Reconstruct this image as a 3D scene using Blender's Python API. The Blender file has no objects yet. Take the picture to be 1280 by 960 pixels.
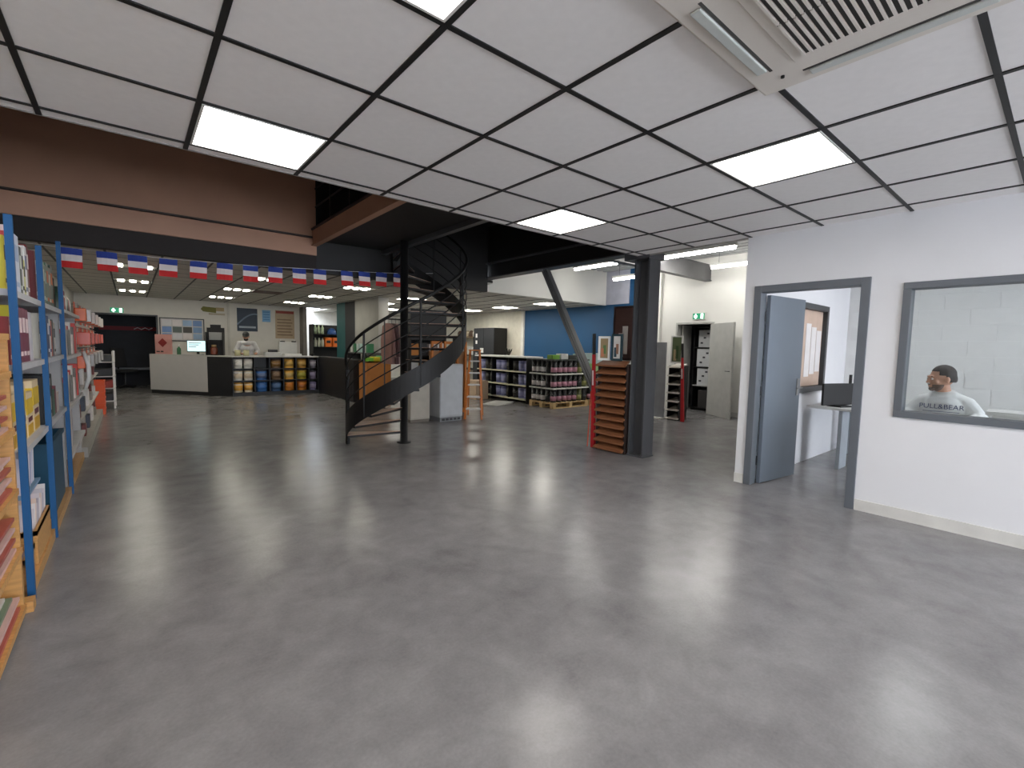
import bpy, bmesh, math, random
from mathutils import Vector, Matrix
random.seed(7)
S = bpy.context.scene
COL = S.collection
PI = math.pi

# ---------------------------------------------------------------- camera, world, exposure
CAM_H = 1.404
cam_d = bpy.data.cameras.new('camera'); cam = bpy.data.objects.new('camera', cam_d); COL.objects.link(cam)
cam_d.sensor_width = 36.0; cam_d.lens = 577.0 / 1280 * 36; cam_d.clip_start = .05; cam_d.clip_end = 200
_yaw, _pitch, _roll = math.radians(39.58), -.0792, .0205
fw = Vector((math.sin(_yaw) * math.cos(_pitch), math.cos(_yaw) * math.cos(_pitch), math.sin(_pitch)))
rt = Vector((math.cos(_yaw), -math.sin(_yaw), 0)); upv = rt.cross(fw)
rt2 = rt * math.cos(_roll) + upv * math.sin(_roll); up2 = -rt * math.sin(_roll) + upv * math.cos(_roll)
mw = Matrix.Identity(4)
for i in range(3):
    mw[i][0] = rt2[i]; mw[i][1] = up2[i]; mw[i][2] = -fw[i]
mw[0][3], mw[1][3], mw[2][3] = 0, 0, CAM_H
cam.matrix_world = mw
S.camera = cam
w = bpy.data.worlds.new('overcast_sky'); S.world = w; w.use_nodes = True
w.node_tree.nodes['Background'].inputs[0].default_value = (.84, .90, 1, 1)
w.node_tree.nodes['Background'].inputs[1].default_value = 7.0
S.view_settings.view_transform = 'Standard'; S.view_settings.look = 'None'
S.view_settings.exposure = 0.70; S.view_settings.gamma = 1; S.view_settings.use_curve_mapping = False
PANEL_E, TUBE_E, LOUVRE_E, REAR_E, OFFICE_E = 9.0, 29.0, 20.0, 17.0, 10.0

# ---------------------------------------------------------------- materials
def lin(c):
    c = c / 255.0
    return c / 12.92 if c <= .04045 else ((c + .055) / 1.055) ** 2.4
_mats = {}
def M(rgb, rough=.55, metal=0.0, var=.07, scale=6.0, bump=0.0, emit=0.0):
    key = (rgb, rough, metal, var, scale, bump, emit)
    if key in _mats: return _mats[key]
    m = bpy.data.materials.new('mat_%d_%d_%d' % rgb); m.use_nodes = True
    nt = m.node_tree; b = nt.nodes['Principled BSDF']
    L = [lin(c) for c in rgb]
    b.inputs['Roughness'].default_value = rough; b.inputs['Metallic'].default_value = metal
    if var > 0 or bump > 0:
        tc = nt.nodes.new('ShaderNodeTexCoord'); n = nt.nodes.new('ShaderNodeTexNoise')
        n.inputs['Scale'].default_value = scale; n.inputs['Detail'].default_value = 4
        nt.links.new(tc.outputs['Object'], n.inputs['Vector'])
        r = nt.nodes.new('ShaderNodeValToRGB')
        r.color_ramp.elements[0].position = .3; r.color_ramp.elements[1].position = .7
        r.color_ramp.elements[0].color = [max(0, x * (1 - var)) for x in L] + [1]
        r.color_ramp.elements[1].color = [min(1, x * (1 + var)) for x in L] + [1]
        nt.links.new(n.outputs['Fac'], r.inputs['Fac']); nt.links.new(r.outputs['Color'], b.inputs['Base Color'])
        if bump > 0:
            bp = nt.nodes.new('ShaderNodeBump'); bp.inputs['Strength'].default_value = bump; bp.inputs['Distance'].default_value = .01
            nt.links.new(n.outputs['Fac'], bp.inputs['Height']); nt.links.new(bp.outputs['Normal'], b.inputs['Normal'])
    else:
        b.inputs['Base Color'].default_value = L + [1]
    if emit > 0:
        b.inputs['Emission Color'].default_value = L + [1]; b.inputs['Emission Strength'].default_value = emit
    _mats[key] = m
    return m
def wood(rgb, rough=.5, sc=(3, 30, 30)):
    key = ('wood', rgb, sc)
    if key in _mats: return _mats[key]
    m = bpy.data.materials.new('wood_%d' % rgb[0]); m.use_nodes = True
    nt = m.node_tree; b = nt.nodes['Principled BSDF']; b.inputs['Roughness'].default_value = rough
    tc = nt.nodes.new('ShaderNodeTexCoord'); mp = nt.nodes.new('ShaderNodeMapping'); mp.inputs['Scale'].default_value = sc
    n = nt.nodes.new('ShaderNodeTexNoise'); n.inputs['Scale'].default_value = 2; n.inputs['Detail'].default_value = 6
    r = nt.nodes.new('ShaderNodeValToRGB'); L = [lin(c) for c in rgb]
    r.color_ramp.elements[0].position = .35; r.color_ramp.elements[1].position = .65
    r.color_ramp.elements[0].color = [x * .84 for x in L] + [1]; r.color_ramp.elements[1].color = [min(1, x * 1.08) for x in L] + [1]
    nt.links.new(tc.outputs['Object'], mp.inputs['Vector']); nt.links.new(mp.outputs['Vector'], n.inputs['Vector'])
    nt.links.new(n.outputs['Fac'], r.inputs['Fac']); nt.links.new(r.outputs['Color'], b.inputs['Base Color'])
    _mats[key] = m; return m
def emitter(name, rgb, e):
    m = bpy.data.materials.new(name); m.use_nodes = True; nt = m.node_tree
    for n in list(nt.nodes):
        if n.type != 'OUTPUT_MATERIAL': nt.nodes.remove(n)
    em = nt.nodes.new('ShaderNodeEmission'); em.inputs[0].default_value = [lin(c) for c in rgb] + [1]; em.inputs[1].default_value = e
    nt.links.new(em.outputs[0], [n for n in nt.nodes if n.type == 'OUTPUT_MATERIAL'][0].inputs[0])
    return m
def glass_mat():
    m = bpy.data.materials.new('clear_pane'); m.use_nodes = True; nt = m.node_tree
    out = [n for n in nt.nodes if n.type == 'OUTPUT_MATERIAL'][0]
    nt.nodes.remove(nt.nodes['Principled BSDF'])
    t = nt.nodes.new('ShaderNodeBsdfTransparent'); t.inputs[0].default_value = (.94, .96, .96, 1)
    g = nt.nodes.new('ShaderNodeBsdfGlossy'); g.inputs['Roughness'].default_value = .02
    f = nt.nodes.new('ShaderNodeFresnel'); f.inputs[0].default_value = 1.45
    mx = nt.nodes.new('ShaderNodeMixShader')
    nt.links.new(f.outputs[0], mx.inputs[0]); nt.links.new(t.outputs[0], mx.inputs[1]); nt.links.new(g.outputs[0], mx.inputs[2])
    nt.links.new(mx.outputs[0], out.inputs[0]); return m
GLASS = glass_mat()
def floor_mat():
    m = bpy.data.materials.new('polished_concrete'); m.use_nodes = True; nt = m.node_tree; b = nt.nodes['Principled BSDF']
    tc = nt.nodes.new('ShaderNodeTexCoord')
    def noise(s, d, dist=0):
        n = nt.nodes.new('ShaderNodeTexNoise'); n.inputs['Scale'].default_value = s; n.inputs['Detail'].default_value = d
        n.inputs['Roughness'].default_value = .62; n.inputs['Distortion'].default_value = dist
        nt.links.new(tc.outputs['Object'], n.inputs['Vector']); return n
    n1, n2, n3 = noise(.7, 7, .6), noise(4.5, 7, .3), noise(70, 4)
    a = nt.nodes.new('ShaderNodeMath'); a.operation = 'MULTIPLY_ADD'; a.inputs[1].default_value = .42
    nt.links.new(n1.outputs['Fac'], a.inputs[0])
    c = nt.nodes.new('ShaderNodeMath'); c.operation = 'MULTIPLY_ADD'; c.inputs[1].default_value = .40
    nt.links.new(n2.outputs['Fac'], c.inputs[0])
    d = nt.nodes.new('ShaderNodeMath'); d.operation = 'MULTIPLY'; d.inputs[1].default_value = .18
    nt.links.new(n3.outputs['Fac'], d.inputs[0]); nt.links.new(d.outputs[0], c.inputs[2]); nt.links.new(c.outputs[0], a.inputs[2])
    r = nt.nodes.new('ShaderNodeValToRGB'); e = r.color_ramp.elements
    e[0].position = .30; e[0].color = [lin(x) for x in (100, 98, 98)] + [1]
    e[1].position = .74; e[1].color = [lin(x) for x in (154, 152, 152)] + [1]
    nt.links.new(a.outputs[0], r.inputs['Fac']); nt.links.new(r.outputs['Color'], b.inputs['Base Color'])
    rr = nt.nodes.new('ShaderNodeMapRange'); rr.inputs['From Min'].default_value = .1; rr.inputs['From Max'].default_value = .9
    rr.inputs['To Min'].default_value = .18; rr.inputs['To Max'].default_value = .30
    nt.links.new(n1.outputs['Fac'], rr.inputs['Value']); nt.links.new(rr.outputs[0], b.inputs['Roughness'])
    b.inputs['Specular IOR Level'].default_value = .36
    return m

# ---------------------------------------------------------------- mesh helpers
class MB:
    def __init__(s): s.v = []; s.f = []
    def _add(s, vs, fs):
        o = len(s.v); s.v += [tuple(q) for q in vs]; s.f += [tuple(i + o for i in f) for f in fs]; return s
    def box(s, x0, x1, y0, y1, z0, z1):
        x0, x1 = min(x0, x1), max(x0, x1); y0, y1 = min(y0, y1), max(y0, y1); z0, z1 = min(z0, z1), max(z0, z1)
        return s._add([(x0, y0, z0), (x1, y0, z0), (x1, y1, z0), (x0, y1, z0), (x0, y0, z1), (x1, y0, z1), (x1, y1, z1), (x0, y1, z1)],
                      [(0, 3, 2, 1), (4, 5, 6, 7), (0, 1, 5, 4), (1, 2, 6, 5), (2, 3, 7, 6), (3, 0, 4, 7)])
    def prism(s, pts, z0, z1):
        n = len(pts)
        a = sum(pts[i][0] * pts[(i + 1) % n][1] - pts[(i + 1) % n][0] * pts[i][1] for i in range(n))
        if a < 0: pts = pts[::-1]
        return s._add([(x, y, z0) for x, y in pts] + [(x, y, z1) for x, y in pts],
                      [tuple(range(n))[::-1], tuple(range(n, 2 * n))] + [(i, (i + 1) % n, n + (i + 1) % n, n + i) for i in range(n)])
    def bar(s, a, b, w, h, up=(0, 0, 1)):
        a, b = Vector(a), Vector(b); d = (b - a).normalized(); u = Vector(up)
        if abs(d.dot(u)) > .99: u = Vector((0, 1, 0))
        r = d.cross(u).normalized(); u = r.cross(d)
        vs = [p + r * (sx * w / 2) + u * (sz * h / 2) for p in (a, b) for sx, sz in ((-1, -1), (1, -1), (1, 1), (-1, 1))]
        return s._add(vs, [(0, 1, 2, 3), (7, 6, 5, 4), (0, 4, 5, 1), (1, 5, 6, 2), (2, 6, 7, 3), (3, 7, 4, 0)])
    def lathe(s, prof, n=16, c=(0, 0, 0)):
        vs = []; fs = []
        for r, z in prof:
            for k in range(n):
                t = 2 * PI * k / n; vs.append((c[0] + r * math.cos(t), c[1] + r * math.sin(t), c[2] + z))
        for i in range(len(prof) - 1):
            for k in range(n):
                fs.append((i * n + k, i * n + (k + 1) % n, (i + 1) * n + (k + 1) % n, (i + 1) * n + k))
        fs.append(tuple(range(n))[::-1]); fs.append(tuple((len(prof) - 1) * n + k for k in range(n)))
        return s._add(vs, fs)
    def tube(s, path, r, n=8):
        P = [Vector(p) for p in path]; vs = []; fs = []; m = len(P)
        R = r if isinstance(r, (list, tuple)) else [r] * m
        prev = None
        for i, p in enumerate(P):
            d = (P[min(i + 1, m - 1)] - P[max(i - 1, 0)]).normalized()
            u = prev if prev else (Vector((0, 0, 1)) if abs(d.z) < .9 else Vector((1, 0, 0)))
            a = d.cross(u).normalized(); u = a.cross(d).normalized(); prev = u
            for k in range(n):
                t = 2 * PI * k / n; vs.append(p + (a * math.cos(t) + u * math.sin(t)) * R[i])
        for i in range(m - 1):
            for k in range(n):
                fs.append((i * n + k, i * n + (k + 1) % n, (i + 1) * n + (k + 1) % n, (i + 1) * n + k))
        fs.append(tuple(range(n))[::-1]); fs.append(tuple((m - 1) * n + k for k in range(n)))
        return s._add(vs, fs)
    def ell(s, c, r, n=12, m=8, mat=None):
        prof = [(math.sin(PI * i / m), -math.cos(PI * i / m)) for i in range(m + 1)]
        vs = []; fs = []
        for a, z in prof:
            for k in range(n):
                t = 2 * PI * k / n; q = Vector((max(a, .02) * math.cos(t) * r[0], max(a, .02) * math.sin(t) * r[1], z * r[2]))
                if mat: q = mat @ q
                vs.append(Vector(c) + q)
        for i in range(m):
            for k in range(n):
                fs.append((i * n + k, i * n + (k + 1) % n, (i + 1) * n + (k + 1) % n, (i + 1) * n + k))
        fs.append(tuple(range(n))[::-1]); fs.append(tuple(m * n + k for k in range(n)))
        return s._add(vs, fs)
    def build(s, name, mat, parent=None, smooth=False, bevel=0.0, loc=None):
        me = bpy.data.meshes.new(name); me.from_pydata(s.v, [], s.f); me.update()
        if smooth:
            me.polygons.foreach_set('use_smooth', [len(p.vertices) <= 4 for p in me.polygons])
        me.materials.append(mat)
        o = bpy.data.objects.new(name, me); COL.objects.link(o)
        if parent: o.parent = parent
        if loc: o.location = loc
        if bevel:
            b = o.modifiers.new('bevel', 'BEVEL'); b.width = bevel; b.segments = 2; b.limit_method = 'ANGLE'
        return o
def tag(o, label, cat, group=None):
    o['label'] = label; o['category'] = cat
    if group: o['group'] = group
    return o
def struct(o, label=None):
    o['kind'] = 'structure'
    if label: o['label'] = label
    return o
def thing(name, label, cat, loc=(0, 0, 0), rz=0, group=None):
    o = bpy.data.objects.new(name, None); COL.objects.link(o); o.empty_display_size = .1
    o.location = loc; o.rotation_euler = (0, 0, rz)
    return tag(o, label, cat, group)
_kids = {}
def copy_tree(o, loc=None, rz=None, label=None, group=None):
    c = o.copy(); COL.objects.link(c)
    if loc is not None: c.location = loc
    if rz is not None: c.rotation_euler = (0, 0, rz)
    if label: c['label'] = label
    if group: c['group'] = group
    def rec(a, b):
        for ch in a.children:
            d = ch.copy(); COL.objects.link(d); d.parent = b; rec(ch, d)
    rec(o, c)
    return c
def box(x0, x1, y0, y1, z0, z1): return MB().box(x0, x1, y0, y1, z0, z1)
def flat_text(body, size, mat, name, parent, mtx):
    cu = bpy.data.curves.new('t', 'FONT'); cu.body = body; cu.size = size; cu.align_x = 'CENTER'; cu.align_y = 'CENTER'; cu.extrude = .001
    t = bpy.data.objects.new('t', cu); COL.objects.link(t)
    dg = bpy.context.evaluated_depsgraph_get(); me = bpy.data.meshes.new_from_object(t.evaluated_get(dg))
    bpy.data.objects.remove(t)
    me.transform(mtx); me.materials.clear(); me.materials.append(mat)
    o = bpy.data.objects.new(name, me); COL.objects.link(o); o.parent = parent
    return o

# common materials
WALL = M((226, 226, 228), .75, var=.015, scale=3)
WALLW = M((232, 231, 226), .75, var=.015, scale=3)
TILE = M((240, 237, 235), .9, var=.02, scale=20)
GRID = M((18, 18, 19), .5)
DARK = M((26, 25, 25), .6, var=.15)
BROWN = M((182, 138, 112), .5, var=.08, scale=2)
BLACK = M((16, 16, 17), .5, var=.1)
STEEL = M((74, 75, 78), .4, var=.06)
FRAME = M((98, 103, 109), .45, var=.03)
BLUEWALL = M((6, 70, 112), .6, var=.03, scale=2)
BLUEPOST = M((0, 80, 132), .6, var=.04)
WHITE = M((225, 224, 220), .5, var=.03)
PAPER = M((222, 218, 216), .7, var=.05)
PINE = wood((200, 150, 88))
CARD = M((176, 124, 74), .8, var=.08)
RED = M((190, 30, 40), .4)
ORANGE = M((225, 84, 24), .5)

# ---------------------------------------------------------------- setting
XL, XR, XW = -1.1, 10.0, 5.03          # left wall, far right wall, office partition
YB = 16.7                              # back wall behind the counter
CE = 2.597
struct(box(-3.5, 11.6, -6, 20.5, -.1, 0).build('floor', floor_mat()), 'polished grey concrete floor')
struct(box(XL - .12, XL, -6, YB + .5, 0, 4.6).build('wall_left', M((196, 192, 186), .8)), 'grey wall behind the left racks')

# office partition with a door opening and a window opening
DY0, DY1, DZ = 1.17, 2.15, 2.085
WY0, WY1, WZ0, WZ1 = -1.0, .945, .88, 2.01
b = MB(); T = XW + .10
b.box(XW, T, DY1, 2.25, 0, 2.75).box(XW, T, DY0, DY1, DZ, 2.75).box(XW, T, WY1, DY0, 0, 2.75)
b.box(XW, T, WY0, WY1, 0, WZ0).box(XW, T, WY0, WY1, WZ1, 2.75).box(XW, T, -6, WY0, 0, 2.75)
struct(b.build('wall_right', WALL), 'white office partition wall with a door and a window')
b = MB().box(XW - .014, XW, DY1 + .005, 2.25, 0, .10).box(XW - .014, XW, -6, DY0 - .005, 0, .10)
struct(b.build('baseboard_right', M((214, 212, 206), .5)), 'white skirting board of the office wall')
# door frame and leaf
fr = MB().box(XW - .02, T + .02, DY0, DY0 + .07, 0, DZ).box(XW - .02, T + .02, DY1 - .07, DY1, 0, DZ).box(XW - .02, T + .02, DY0 + .07, DY1 - .07, DZ - .07, DZ)
d1 = struct(fr.build('door_1', FRAME, bevel=.004), 'open grey office door in a grey metal frame')
leaf = box(0, .72, -.04, 0, .01, 2.0).build('door_leaf', M((104, 113, 124), .35, var=.02), d1, bevel=.003)
leaf.location = (T + .02, DY1 - .075, 0); leaf.rotation_euler = (0, 0, -.12)
h = MB().tube([(.66, -.04, 1.02), (.66, -.09, 1.02), (.54, -.09, 1.02)], .009); h.box(.635, .685, -.046, -.04, .93, 1.12)
h.build('door_handle', M((150, 150, 150), .3, .9), leaf)
for z in (.25, 1.0, 1.78):
    MB().lathe([(.012, -.05), (.012, .05)], 8, (-.012, .006, z)).build('hinge', M((40, 42, 46), .4, .5), leaf)
# window
f = .055
fr = MB().box(XW - .02, T + .02, WY0, WY1, WZ0, WZ0 + f).box(XW - .02, T + .02, WY0, WY1, WZ1 - f, WZ1)
fr.box(XW - .02, T + .02, WY0, WY0 + f, WZ0 + f, WZ1 - f).box(XW - .02, T + .02, WY1 - f, WY1, WZ0 + f, WZ1 - f)
wn = struct(fr.build('window_1', FRAME, bevel=.004), 'grey framed office window')
box(XW + .045, XW + .051, WY0 + f, WY1 - f, WZ0 + f, WZ1 - f).build('pane', GLASS, wn)

# office room
OX = 8.2
b = MB().box(T, 6.15, 2.15, 2.25, 0, 2.75).box(7.26, XR, 2.15, 2.25, 0, 2.75).box(6.15, 7.26, 2.15, 2.25, 0, .91).box(6.15, 7.26, 2.15, 2.25, 2.03, 2.75)
struct(b.build('wall_office_end', WALL), 'white end wall of the office')
fr = MB().box(6.15, 7.26, 2.12, 2.28, .91, .98).box(6.15, 7.26, 2.12, 2.28, 1.96, 2.03).box(6.15, 6.22, 2.12, 2.28, .98, 1.96).box(7.19, 7.26, 2.12, 2.28, .98, 1.96)
w2 = struct(fr.build('window_2', M((52, 54, 56), .4), bevel=.004), 'dark framed internal office window')
box(6.22, 7.19, 2.195, 2.201, .98, 1.96).build('pane', GLASS, w2)
pb = thing('view_board', 'beige board added for the lit view in the dark internal window frame of the office', 'board', (6.705, 2.172, .985))  # board added in the frame, standing for the lit view through the pane
MB().box(-.48, .48, 0, .02, 0, .97).build('backing', M((196, 172, 154), .8), pb)
for k in range(3): MB().box(-.1 + k * .19, .07 + k * .19, -.004, 0, .12 + .03 * k, .80 - .04 * k).build('paper', PAPER, pb)
struct(box(OX, OX + .1, -6, 2.15, 0, 2.75).build('wall_office_back', M((228, 228, 226), .7, var=.02)), 'white painted block wall of the office')
wob = bpy.data.objects['wall_office_back']
for k in range(13):   # painted courses standing proud of shallow joints
    for j in range(9):
        y1 = 2.1 - j * .5 - (.25 if k % 2 else 0)
        o = box(OX - .008, OX, max(y1 - .488, -2.6), y1, k * .2 + .006, k * .2 + .194).build('block', M((224, 224, 222), .75, var=.02), wob)
struct(box(T, OX + .1, -6, 2.25, 2.6, 2.75).build('ceiling_office', TILE), 'office ceiling')
def led_panel(x0, x1, y0, y1, z, label, group, mat):
    t = thing('led_panel_light', label, 'ceiling light', ((x0 + x1) / 2, (y0 + y1) / 2, z), 0, group)
    hx, hy = (x1 - x0) / 2, (y1 - y0) / 2
    MB().box(-hx, hx, -hy, -hy + .012, -.006, .02).box(-hx, hx, hy - .012, hy, -.006, .02).box(-hx, -hx + .012, -hy + .012, hy - .012, -.006, .02).box(hx - .012, hx, -hy + .012, hy - .012, -.006, .02).build('frame', WHITE, t)
    MB().box(-hx + .012, hx - .012, -hy + .012, hy - .012, 0, .012).build('diffuser', mat, t)
    return t
EM = emitter('led_diffuser', (255, 250, 244), PANEL_E)
EMO = emitter('office_diffuser', (250, 250, 252), OFFICE_E)
EMR = emitter('rear_diffuser', (255, 250, 238), REAR_E)
for x, y in ((6.5, .9), (6.5, -1.6)):
    led_panel(x - .3, x + .3, y - .3, y + .3, 2.578, 'square light panel on the office ceiling', 'office ceiling lights', EMO)

# ---------------------------------------------------------------- main tiled ceiling
GX = [-.335 + .6421 * i for i in range(-2, 9)]         # lines running away along Y
GY = [3.51 - .644 * j for j in range(0, 10)]           # lines running along X
EX, EY = 5.05, 3.62
cl = struct(box(XL, EX, -6, EY, CE + .02, CE + .10).build('ceiling', DARK), 'suspended ceiling of white tiles in a black grid')
xs = [XL] + [x for x in GX if x > XL + .05] + [EX]
ys = [EY] + GY + [-6]
lit = {}
for gx in (.307, 2.875):
    for gy in (3.51, 1.578, -.354):
        lit[(round(gx, 1), round(gy, 1))] = 1
tile_me = {}
def tile(parent, x0, x1, y0, y1, z, th, mat, cache, key_prefix):
    k = (key_prefix, round(x1 - x0, 3), round(y1 - y0, 3))
    hx, hy = (x1 - x0) / 2, (y1 - y0) / 2
    if k in cache:
        o = bpy.data.objects.new('ceiling_tile', cache[k]); COL.objects.link(o); o.parent = parent
    else:
        o = box(-hx, hx, -hy, hy, 0, th).build('ceiling_tile', mat, parent); cache[k] = o.data
    o.location = ((x0 + x1) / 2, (y0 + y1) / 2, z)
for i in range(len(xs) - 1):
    for j in range(len(ys) - 1):
        x0, x1, y1, y0 = xs[i], xs[i + 1], ys[j], ys[j + 1]
        if (round(x0, 1), round(y1, 1)) in lit: continue
        if y1 < -4: continue
        tile(cl, x0 + .004, x1 - .004, y0 + .004, y1 - .004, CE + .002, .016, TILE, tile_me, 'm')
for x in xs[1:-1]: box(x - .0125, x + .0125, -6, EY - .002, CE - .004, CE + .018).build('grid_bar', GRID, cl)
for y in ys[1:-1]: box(XL, EX - .002, y - .0125, y + .0125, CE - .0035, CE + .0185).build('grid_bar', GRID, cl)
trim = MB().box(XL, EX, EY - .004, EY + .012, CE - .002, CE + .10).box(EX - .012, EX + .012, -6, EY - .004, CE - .012, CE + .10)
trim.build('edge_trim', M((150, 146, 142), .6), cl)
GRPL = {(.307, 3.51): 'bright square light panel at the edge of the tiled ceiling, above the dark void',
        (2.875, 1.578): 'bright square light panel in the tiled ceiling, beyond the air conditioner',
        (2.875, 3.51): 'bright square light panel at the ceiling edge near the dark steel column'}
for gx in (.307, 2.875):
    for gy in (3.51, 1.578, -.354):
        led_panel(gx + .014, gx + .6421 - .014, gy - .644 + .014, gy - .014, CE, GRPL.get((gx, gy), 'square light panel in the tiled ceiling'), 'light panels of the tiled ceiling', EM)

# air conditioner cassette
ac = thing('air_conditioner', 'white ceiling cassette air conditioner with a slatted grille', 'air conditioner', (1.80, .505, CE))
ACW = M((222, 215, 206), .45, var=.02)
MB().prism([(-.48, -.48), (.48, -.48), (.48, .48), (-.48, .48)], -.03, -.004).build('body', ACW, ac, bevel=.012)
MB().box(-.29, .29, -.29, .29, -.036, -.03).build('grille_frame', ACW, ac, bevel=.003)
MB().box(-.25, .25, -.25, .25, -.0385, -.036).build('grille_backing', M((46, 45, 44), .7), ac)
for k in range(20):
    y = -.24 + k * .0253
    for x0, x1 in ((-.25, -.004), (.004, .25)):
        MB().box(x0, x1, y - .0045, y + .0045, -.046, -.0385).build('grille_slat', ACW, ac)
for a in range(4):
    fl = MB().box(-.27, .27, .385, .425, -.040, -.03).build('louvre_flap', M((196, 200, 196), .4), ac, bevel=.006); fl.rotation_euler = (0, 0, a * PI / 2)
    sl = MB().box(-.29, .29, .372, .384, -.0315, -.0295).build('slot', M((70, 68, 66), .7), ac); sl.rotation_euler = (0, 0, a * PI / 2)
for a in range(2): MB().lathe([(.008, -.038), (.008, -.03)], 8, (.36 - a * .72, .36, 0)).build('sensor', BLACK, ac)

# ---------------------------------------------------------------- dark void, fascia, landing and steelwork
FY = 7.0
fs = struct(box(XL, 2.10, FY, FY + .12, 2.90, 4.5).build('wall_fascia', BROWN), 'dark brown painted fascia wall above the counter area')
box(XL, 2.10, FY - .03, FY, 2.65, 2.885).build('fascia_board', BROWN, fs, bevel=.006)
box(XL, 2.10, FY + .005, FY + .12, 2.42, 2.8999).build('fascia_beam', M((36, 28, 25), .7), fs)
struct(box(2.10, 5.15, FY, FY + .12, 2.42, 4.5).build('wall_fascia_black', DARK), 'black wall behind the spiral stair')  # fascia in the dark colour from the landing beam rightwards
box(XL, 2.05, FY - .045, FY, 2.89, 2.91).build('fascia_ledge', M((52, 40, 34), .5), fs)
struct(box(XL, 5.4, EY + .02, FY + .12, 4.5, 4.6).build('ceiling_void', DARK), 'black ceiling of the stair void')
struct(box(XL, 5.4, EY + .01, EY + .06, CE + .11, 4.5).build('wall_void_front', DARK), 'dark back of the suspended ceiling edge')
ld = tag(box(2.08, 3.06, EY + .08, FY - .05, 2.86, 3.0).build('stair_landing', DARK), 'dark landing slab at the head of the spiral stair', 'landing')
lb = thing('landing_beam', 'brown steel channel along the edge of the landing', 'beam', (2.08, 0, 2.79))
MB().box(-.04, .02, EY + .08, FY - .05, 0, .20).build('web', BROWN, lb)
MB().box(-.06, .02, EY + .08, FY - .05, .20, .225).build('top_flange', M((44, 36, 33), .5), lb)
MB().box(-.06, .02, EY + .08, FY - .05, -.015, 0).build('bottom_flange', BROWN, lb)
gr = thing('guard_rail', 'dark guard rail on the landing above the brown channel', 'railing', (2.08, 0, 3.016))
for y in (4.2, 4.9, 5.6, 6.3): MB().box(-.012, .012, y - .02, y + .02, 0, 1.0).build('post', BLACK, gr)
for z in (.3, .55, .8, 1.0): MB().tube([(0, EY + .1, z), (0, FY - .06, z)], .012, 6).build('rail', BLACK, gr)
tag(MB().box(3.06, 3.14, EY + .08, FY - .05, 2.80, 3.0).build('trimmer_beam', STEEL), 'grey steel trimmer beam over the spiral stair pole', 'beam')
# right hand beam, column and brace
CX, CY, CS = 5.20, 3.585, .115
bm = thing('main_beam', 'dark steel beam running from the column over the spiral stair', 'beam', (5.20, 0, 2.66))
MB().box(-.10, .10, 3.72, 8.13, 0, .018).build('bottom_flange', STEEL, bm)
MB().box(-.008, .008, 3.72, 8.13, .018, .26).build('web', DARK, bm)
MB().box(-.10, .10, 3.72, 8.13, .26, .278).build('top_flange', STEEL, bm)
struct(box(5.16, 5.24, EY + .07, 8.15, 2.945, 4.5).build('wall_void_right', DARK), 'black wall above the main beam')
cm = thing('steel_column', 'dark grey steel column at the corner of the tiled ceiling', 'column', (CX, CY, 0))
MB().box(-CS, CS, -CS, -CS + .022, .02, 3.4).build('flange', STEEL, cm)
MB().box(-CS, CS, CS - .022, CS, .02, 3.4).build('flange', STEEL, cm)
MB().box(-.012, .012, -CS + .022, CS - .022, .02, 3.4).build('web', STEEL, cm)
MB().box(-CS - .01, CS + .01, -CS - .01, CS + .01, 0, .02).build('base_plate', STEEL, cm)
MB().box(-CS - .05, CS + .05, -CS - .02, CS + .13, 2.56, 2.655).build('cap_plate', STEEL, cm)
br = thing('diagonal_brace', 'slanting dark steel brace between the main beam and the column foot', 'brace', (5.2, 0, 0))
MB().bar((0, 5.50, 2.655), (0, 3.93, .05), .012, .09, (1, 0, 0)).build('web', STEEL, br)
a, c = Vector((0, 5.50, 2.655)), Vector((0, 3.93, .05)); dn = (c - a).normalized(); nn = Vector((0, -dn.z, dn.y))
for sg in (-1, 1): MB().bar(a + nn * .045 * sg, c + nn * .045 * sg, .09, .01, nn).build('flange', M((84, 84, 86), .35), br)

# ---------------------------------------------------------------- lower ceilings, bulkhead, roof
def tiled(name, label, x0, y0, nx, ny, sp, z, holes=(), trim_x=None, trim_y=None):
    X1 = trim_x or x0 + nx * sp; Y1 = trim_y or y0 + ny * sp
    p = struct(box(x0, X1, y0, Y1, z + .02, z + .06).build(name, DARK), label)
    cache = {}
    for i in range(nx):
        for j in range(ny):
            if (i, j) in holes: continue
            a, bb = x0 + i * sp, min(x0 + (i + 1) * sp, X1); c, d = y0 + j * sp, min(y0 + (j + 1) * sp, Y1)
            if bb - a < .05 or d - c < .05: continue
            tile(p, a + .003, bb - .003, c + .003, d - .003, z + .002, .016, TILE2, cache, name)
    for i in range(1, nx): 
        if x0 + i * sp < X1 - .05: box(x0 + i * sp - .014, x0 + i * sp + .014, y0, Y1, z - .004, z + .018).build('grid_bar', GRID, p)
    for j in range(1, ny):
        if y0 + j * sp < Y1 - .05: box(x0, X1, y0 + j * sp - .008, y0 + j * sp + .008, z - .001, z + .0185).build('grid_bar', M((96, 95, 92), .6), p)
    return p
TILE2 = M((204, 201, 192), .9, var=.02, scale=12)
LX0, LY0, SP = -1.11 + .26, 7.14, .622
LX0 = -.845 - SP
LZ = 2.6
lv = [(0, 1), (0, 2), (0, 3)]
holes = []
lum = []
for gx in (2, 5, 8):
    for gy in (4, 8, 12):
        holes.append((gx, gy)); lum.append((gx, gy))
holes += [(6, 8)]
tiled('ceiling_counter', 'low tiled ceiling over the counter area', LX0, LY0, 11, 16, SP, LZ, holes, trim_y=YB)
EML = emitter('louvre_cell', (255, 250, 232), LOUVRE_E)
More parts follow.
